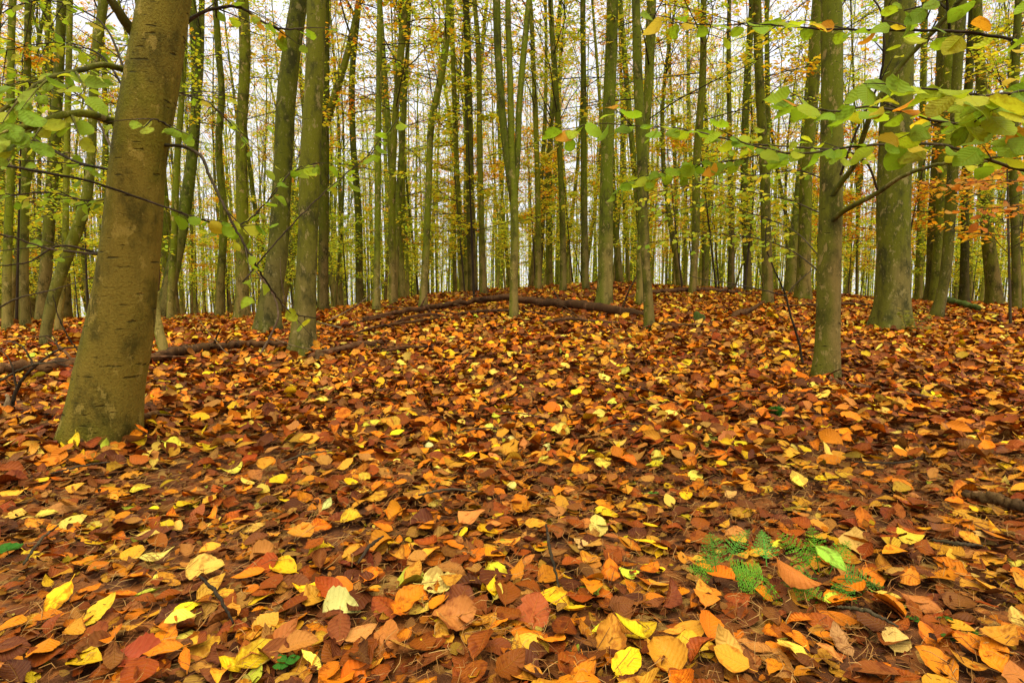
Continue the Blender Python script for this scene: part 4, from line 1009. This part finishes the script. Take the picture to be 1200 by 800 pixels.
LV = [
 (400, 735, .075, 15, (.60, .56, .16), 'large pale lime-yellow leaf lying flat near the lower frame edge', 'hazel', 22, 1.1),
 (518, 702, .085, 5, (.68, .52, .12), 'large pale yellow leaf with a ragged edge between brown leaves', 'hazel', 20, 1.0),
 (580, 690, .062, 80, (.62, .62, .02), 'bright yellow-green upright leaf with torn tip, brightest on the floor', 'hazel', 45, 1.0),
 (242, 681, .085, 8, (.62, .40, .06), 'large ochre-yellow leaf with a square end', 'hazel', 18, 1.0),
 (628, 627, .060, 0, (.56, .24, .015), 'plain orange oval leaf just above the pale torn leaf', 'beech', 25, 1.0),
 (700, 630, .066, 95, (.62, .48, .09), 'pale yellow torn leaf standing on its edge beside a tan leaf', 'hazel', 45, .9),
 (681, 652, .052, 130, (.58, .36, .10), 'pale tan narrow leaf beside the yellow torn one', 'beech', 30, .9),
 (165, 583, .062, 20, (.68, .55, .03), 'lone clear yellow leaf on rust leaves below the stoutest trunk', 'beech', 20, 1.0),
 (186, 664, .075, 28, (.66, .52, .10), 'long narrow pale yellow leaf beside a round orange one', 'thin', 18, .9),
 (157, 660, .056, 10, (.60, .28, .015), 'round veined orange leaf beside the narrow pale one', 'hazel', 28, 1.05),
 (600, 579, .04, 60, (.66, .52, .12), 'small pale yellow leaf standing up beyond the plain orange one', 'beech', 40, 1.1),
 (784, 598, .048, 100, (.64, .44, .06), 'yellow speckled leaf standing beside the tiny seedling', 'beech', 45, 1.1),
 (706, 609, .056, -5, (.68, .46, .015), 'bright golden leaf lying edge-on beyond the pale torn leaf', 'beech', 18, 1.0),
 (688, 673, .068, -10, (.42, .14, .015), 'curled rusty orange leaf below the pale tan leaf', 'beech', 25, .95),
 (766, 702, .070, -12, (.58, .23, .012), 'humped orange leaf with a drooping tip below the brown curled leaves', 'beech', 22, .9),
 (827, 714, .062, 100, (.58, .26, .02), 'upright smooth orange leaf before the pale fern tuft', 'beech', 45, 1.05),
 (815, 773, .075, -8, (.62, .36, .02), 'broad golden orange leaf at the lower frame edge', 'hazel', 25, .95),
 (853, 779, .065, 115, (.60, .32, .05), 'veined ochre leaf standing beside the broad golden one', 'beech', 45, 1.0),
 (705, 751, .048, 40, (.66, .58, .02), 'slim folded lemon yellow leaf above a big orange leaf', 'thin', 18, .8),
 (716, 772, .085, 75, (.54, .22, .02), 'big upright orange leaf with a golden margin', 'beech', 45, .95),
 (625, 738, .080, 70, (.34, .075, .015), 'glossy red-brown leaf curling over the dark stick', 'hazel', 40, .95),
 (624, 772, .080, -20, (.64, .40, .03), 'long golden leaf with a wavy edge at the lower frame edge', 'beech', 20, .8),
 (533, 742, .085, 10, (.42, .16, .03), 'large rust veined leaf below the pale ragged yellow one', 'hazel', 25, 1.0),
 (452, 775, .080, 85, (.40, .14, .02), 'rust leaf hanging tip down at the lower frame edge', 'beech', 45, 1.0),
 (423, 762, .060, 30, (.52, .24, .05), 'tan orange leaf beside the hanging rust leaf', 'beech', 25, .9),
 (485, 685, .055, 60, (.54, .23, .02), 'oval orange leaf beside the large pale yellow leaf', 'beech', 40, 1.0),
 (446, 656, .06, 80, (.56, .27, .02), 'orange leaf propped against a matching orange leaf', 'beech', 40, 1.0),
 (415, 661, .06, 70, (.56, .25, .015), 'orange leaf with a folded side beside the propped one', 'hazel', 32, .9),
 (238, 776, .070, 5, (.62, .34, .02), 'humped golden orange leaf above a red leaf', 'hazel', 25, .9),
 (315, 749, .050, 50, (.58, .31, .03), 'small ribbed orange leaf near the lower frame edge', 'hazel', 38, 1.1),
 (165, 792, .090, 5, (.32, .06, .015), 'large smooth dark red leaf at the lower frame edge', 'beech', 22, 1.1),
 (325, 772, .09, 50, (.36, .12, .02), 'brown-red leaf lying below the small ribbed orange one', 'beech', 25, 1.0),
 (1150, 644, .062, -25, (.58, .36, .09), 'smooth oval ochre leaf on rust leaves near the frame edge', 'beech', 28, 1.1),
 (1066, 639, .065, -8, (.68, .46, .03), 'crinkled golden yellow leaf on dark rust leaves', 'hazel', 18, .9),
 (1000, 655, .080, 75, (.52, .29, .06), 'broad tan leaf with a cut top beside the dark green fern', 'hazel', 42, 1.05),
 (933, 712, .090, -42, (.46, .15, .02), 'long rusty orange leaf lying across the ferns', 'beech', 32, .8),
 (972, 702, .072, -55, (.26, .50, .04), 'lime green leaf lying on the dark green fern', 'beech', 40, .85),
 (917, 650, .058, 5, (.58, .54, .03), 'yellow-green leaf edge-on between the ferns', 'beech', 15, .9),
 (934, 573, .060, 110, (.60, .40, .05), 'broad golden leaf standing alone beyond the ferns', 'hazel', 42, 1.0),
 (954, 627, .070, -14, (.56, .23, .02), 'long orange leaf beyond the dark green fern', 'beech', 20, .8),
 (856, 588, .05, 30, (.60, .34, .08), 'small tan-yellow leaf beyond the pale fern tuft', 'beech', 25, 1.0),
 (640, 532, .05, 55, (.56, .54, .14), 'pale green-yellow crumpled leaf in the middle of the floor', 'hazel', 38, 1.0),
 (600, 522, .048, -30, (.68, .56, .14), 'cream yellow leaf in the middle of the floor', 'beech', 35, 1.0),
 (528, 531, .05, 40, (.64, .46, .04), 'yellow leaf with folded side beside a pale green-white one', 'beech', 35, 1.0),
 (503, 528, .038, 0, (.62, .60, .22), 'pale green-white small leaf beside the folded yellow one', 'hazel', 35, 1.0),
 (570, 548, .048, 5, (.68, .56, .05), 'flat pale yellow leaf below the cream one', 'beech', 15, 1.0),
 (426, 572, .065, 60, (.64, .42, .03), 'crinkled yellow leaf pair-topped beyond the orange propped leaves', 'hazel', 30, 1.0),
 (411, 617, .06, 20, (.64, .38, .015), 'deep golden leaf beside a pale green one', 'hazel', 25, 1.0),
 (384, 604, .045, 70, (.56, .58, .16), 'small pale green leaf beside the deep golden one', 'beech', 40, .9),
 (307, 588, .056, 0, (.64, .48, .06), 'pale golden leaf with cut end on rust litter', 'hazel', 22, .9),
 (86, 622, .068, 30, (.62, .46, .07), 'square pale golden leaf beyond the round orange one', 'hazel', 28, 1.0),
 (297, 630, .06, 25, (.60, .36, .05), 'ochre leaf with a bent edge in the mid litter', 'beech', 22, 1.0),
 (118, 735, .075, 65, (.62, .40, .02), 'curled golden leaf with dark blotches above a folded one', 'beech', 38, .8),
 (250, 707, .07, 60, (.60, .34, .03), 'ochre leaf folded upright beside the large square-ended leaf', 'beech', 38, .8),
 (1166, 560, .05, 0, (.60, .36, .04), 'small ochre leaf far out near the frame edge', 'beech', 22, 1.0),
 (1130, 498, .07, -10, (.68, .52, .12), 'pale cream leaf cluster beyond the ochre one near the frame edge', 'hazel', 18, .9),
 (1195, 745, .055, 90, (.62, .38, .07), 'ochre leaf cut by the frame edge', 'beech', 42, 1.1),
 (1048, 768, .05, 60, (.62, .42, .10), 'pale cupped leaf in the brown needle patch', 'hazel', 35, 1.1),
 (1080, 722, .075, -40, (.40, .13, .025), 'long rust leaf above the tiny clover-like seedlings', 'beech', 25, .9),
 (985, 770, .06, 100, (.40, .2, .06), 'brown folded leaf standing in the needle patch', 'beech', 45, .9),
]
for q in LV:
    one_leaf(q[0], q[1], q[2] * .92, q[3], q[4], q[5], q[6], q[7] * .85, q[8], lift=.075 if 'on the dark green fern' in q[5] else .055 if 'across the ferns' in q[5] else .022)
# further near leaves, by colour
NAMES = {'rust': 'rust brown', 'dark': 'dark red-brown', 'orange': 'orange', 'ochre': 'ochre', 'yellow': 'golden yellow', 'tan': 'dull tan', 'brown': 'dull brown'}
protos = {}
for c in NAMES:
    protos[c] = []
    for k_ in ('beech', 'beech', 'hazel', 'beech', 'thin'):
        ml = MB(); ml.center = True
        put_leaves(ml, [leaf_template(12, 6, k_, True, .8)], np.zeros((1, 3)), np.eye(3)[None], np.array([.067]), np.clip(np.array([PAL[c]]) * rng.lognormal(0, .12), 0, .8), 0)
        protos[c].append(ml.mesh('fallen_leaf', [M['litter']]))
taken = [(q[0], q[1]) for q in LV]
made = 0
while made < 225:
    px, py = rng.uniform(-5, 1205), 530 + 275 * rng.random() ** .8
    if any(abs(px - a) < 24 and abs(py - b_) < 15 for a, b_ in taken): continue
    taken.append((px, py)); made += 1
    c = rng.choice(list(NAMES), p=[.28, .14, .23, .12, .04, .09, .10])
    b = G(px, py); me = protos[c][rng.integers(5)]
    o = bpy.data.objects.new('fallen_leaf', me); COL.objects.link(o)
    tl = rng.normal(8, 15)
    o.location = (b[0], b[1], b[2] + rng.uniform(.012, .03) + .02 * math.sin(math.radians(abs(tl))))
    o.rotation_euler = (Matrix.Rotation(math.radians(tl), 4, 'X') @ Matrix.Rotation(rng.normal(0, .2), 4, 'Y') @ Matrix.Rotation(rng.uniform(0, 6.28), 4, 'Z')).to_euler()
    s_ = rng.uniform(.58, 1.0); o.scale = (s_, s_ * rng.uniform(.8, 1.15), s_)
    tag(o, f'{NAMES[c]} fallen leaf lying loose on the near litter', 'leaf', f'{NAMES[c]} leaves on the near litter')

# ------------------------------------------------------------------ camera, sky, sun
cam = bpy.data.cameras.new('camera'); co = bpy.data.objects.new('camera', cam); COL.objects.link(co)
cam.sensor_width = 36; cam.lens = 36 * F / 1200; cam.clip_start = .02; cam.clip_end = 1500
co.location = tuple(CAM); co.rotation_euler = (math.pi / 2 - PITCH, 0, 0)
scene.camera = co

SUN_EL, SUN_AZ = 76, 190      # overcast: soft light from high above; azimuth clockwise from +Y
w = bpy.data.worlds.new('World'); scene.world = w; w.use_nodes = True
nt = w.node_tree; nt.nodes.clear(); N = NT(nt)
sk = N.n('ShaderNodeTexSky', sky_type='NISHITA'); sk.sun_disc = False
sk.sun_elevation = math.radians(SUN_EL); sk.sun_rotation = math.radians(SUN_AZ); sk.dust_density = 4; sk.air_density = 1.0
hs = N.n('ShaderNodeHueSaturation'); hs.inputs['Saturation'].default_value = .25; N.l(sk.outputs[0], hs.inputs['Color'])
cl = N.noise(N.n('ShaderNodeTexCoord').outputs['Generated'], 2.5, 5)
cloud = N.mix(N.ramp(cl, .3, .7), (5.1, 5.15, 5.6), (6.3, 6.35, 6.7))
mx = N.mix(.75, hs.outputs[0], cloud)
bg = N.n('ShaderNodeBackground'); bg.inputs[1].default_value = .06; N.l(mx, bg.inputs[0])
o = N.n('ShaderNodeOutputWorld'); N.l(bg.outputs[0], o.inputs[0])
sd = bpy.data.lights.new('sun', 'SUN'); sd.energy = 1.5; sd.angle = math.radians(70); sd.color = (1, .90, .66)
so = bpy.data.objects.new('sun', sd); COL.objects.link(so)
el, az = math.radians(SUN_EL), math.radians(SUN_AZ)
dirv = Vector((math.sin(az) * math.cos(el), math.cos(az) * math.cos(el), math.sin(el)))
so.rotation_euler = dirv.to_track_quat('Z', 'Y').to_euler()
so.location = (0, -5, 12)

scene.render.engine = 'CYCLES'
vs = scene.view_settings
vs.view_transform = 'Standard'; vs.look = 'None'; vs.exposure = 1.88; vs.gamma = 1; vs.use_curve_mapping = False
cy = scene.cycles
cy.max_bounces = 10; cy.diffuse_bounces = 8; cy.glossy_bounces = 2; cy.transmission_bounces = 8; cy.transparent_max_bounces = 4
cy.use_denoising = True
cy.caustics_reflective = False; cy.caustics_refractive = False
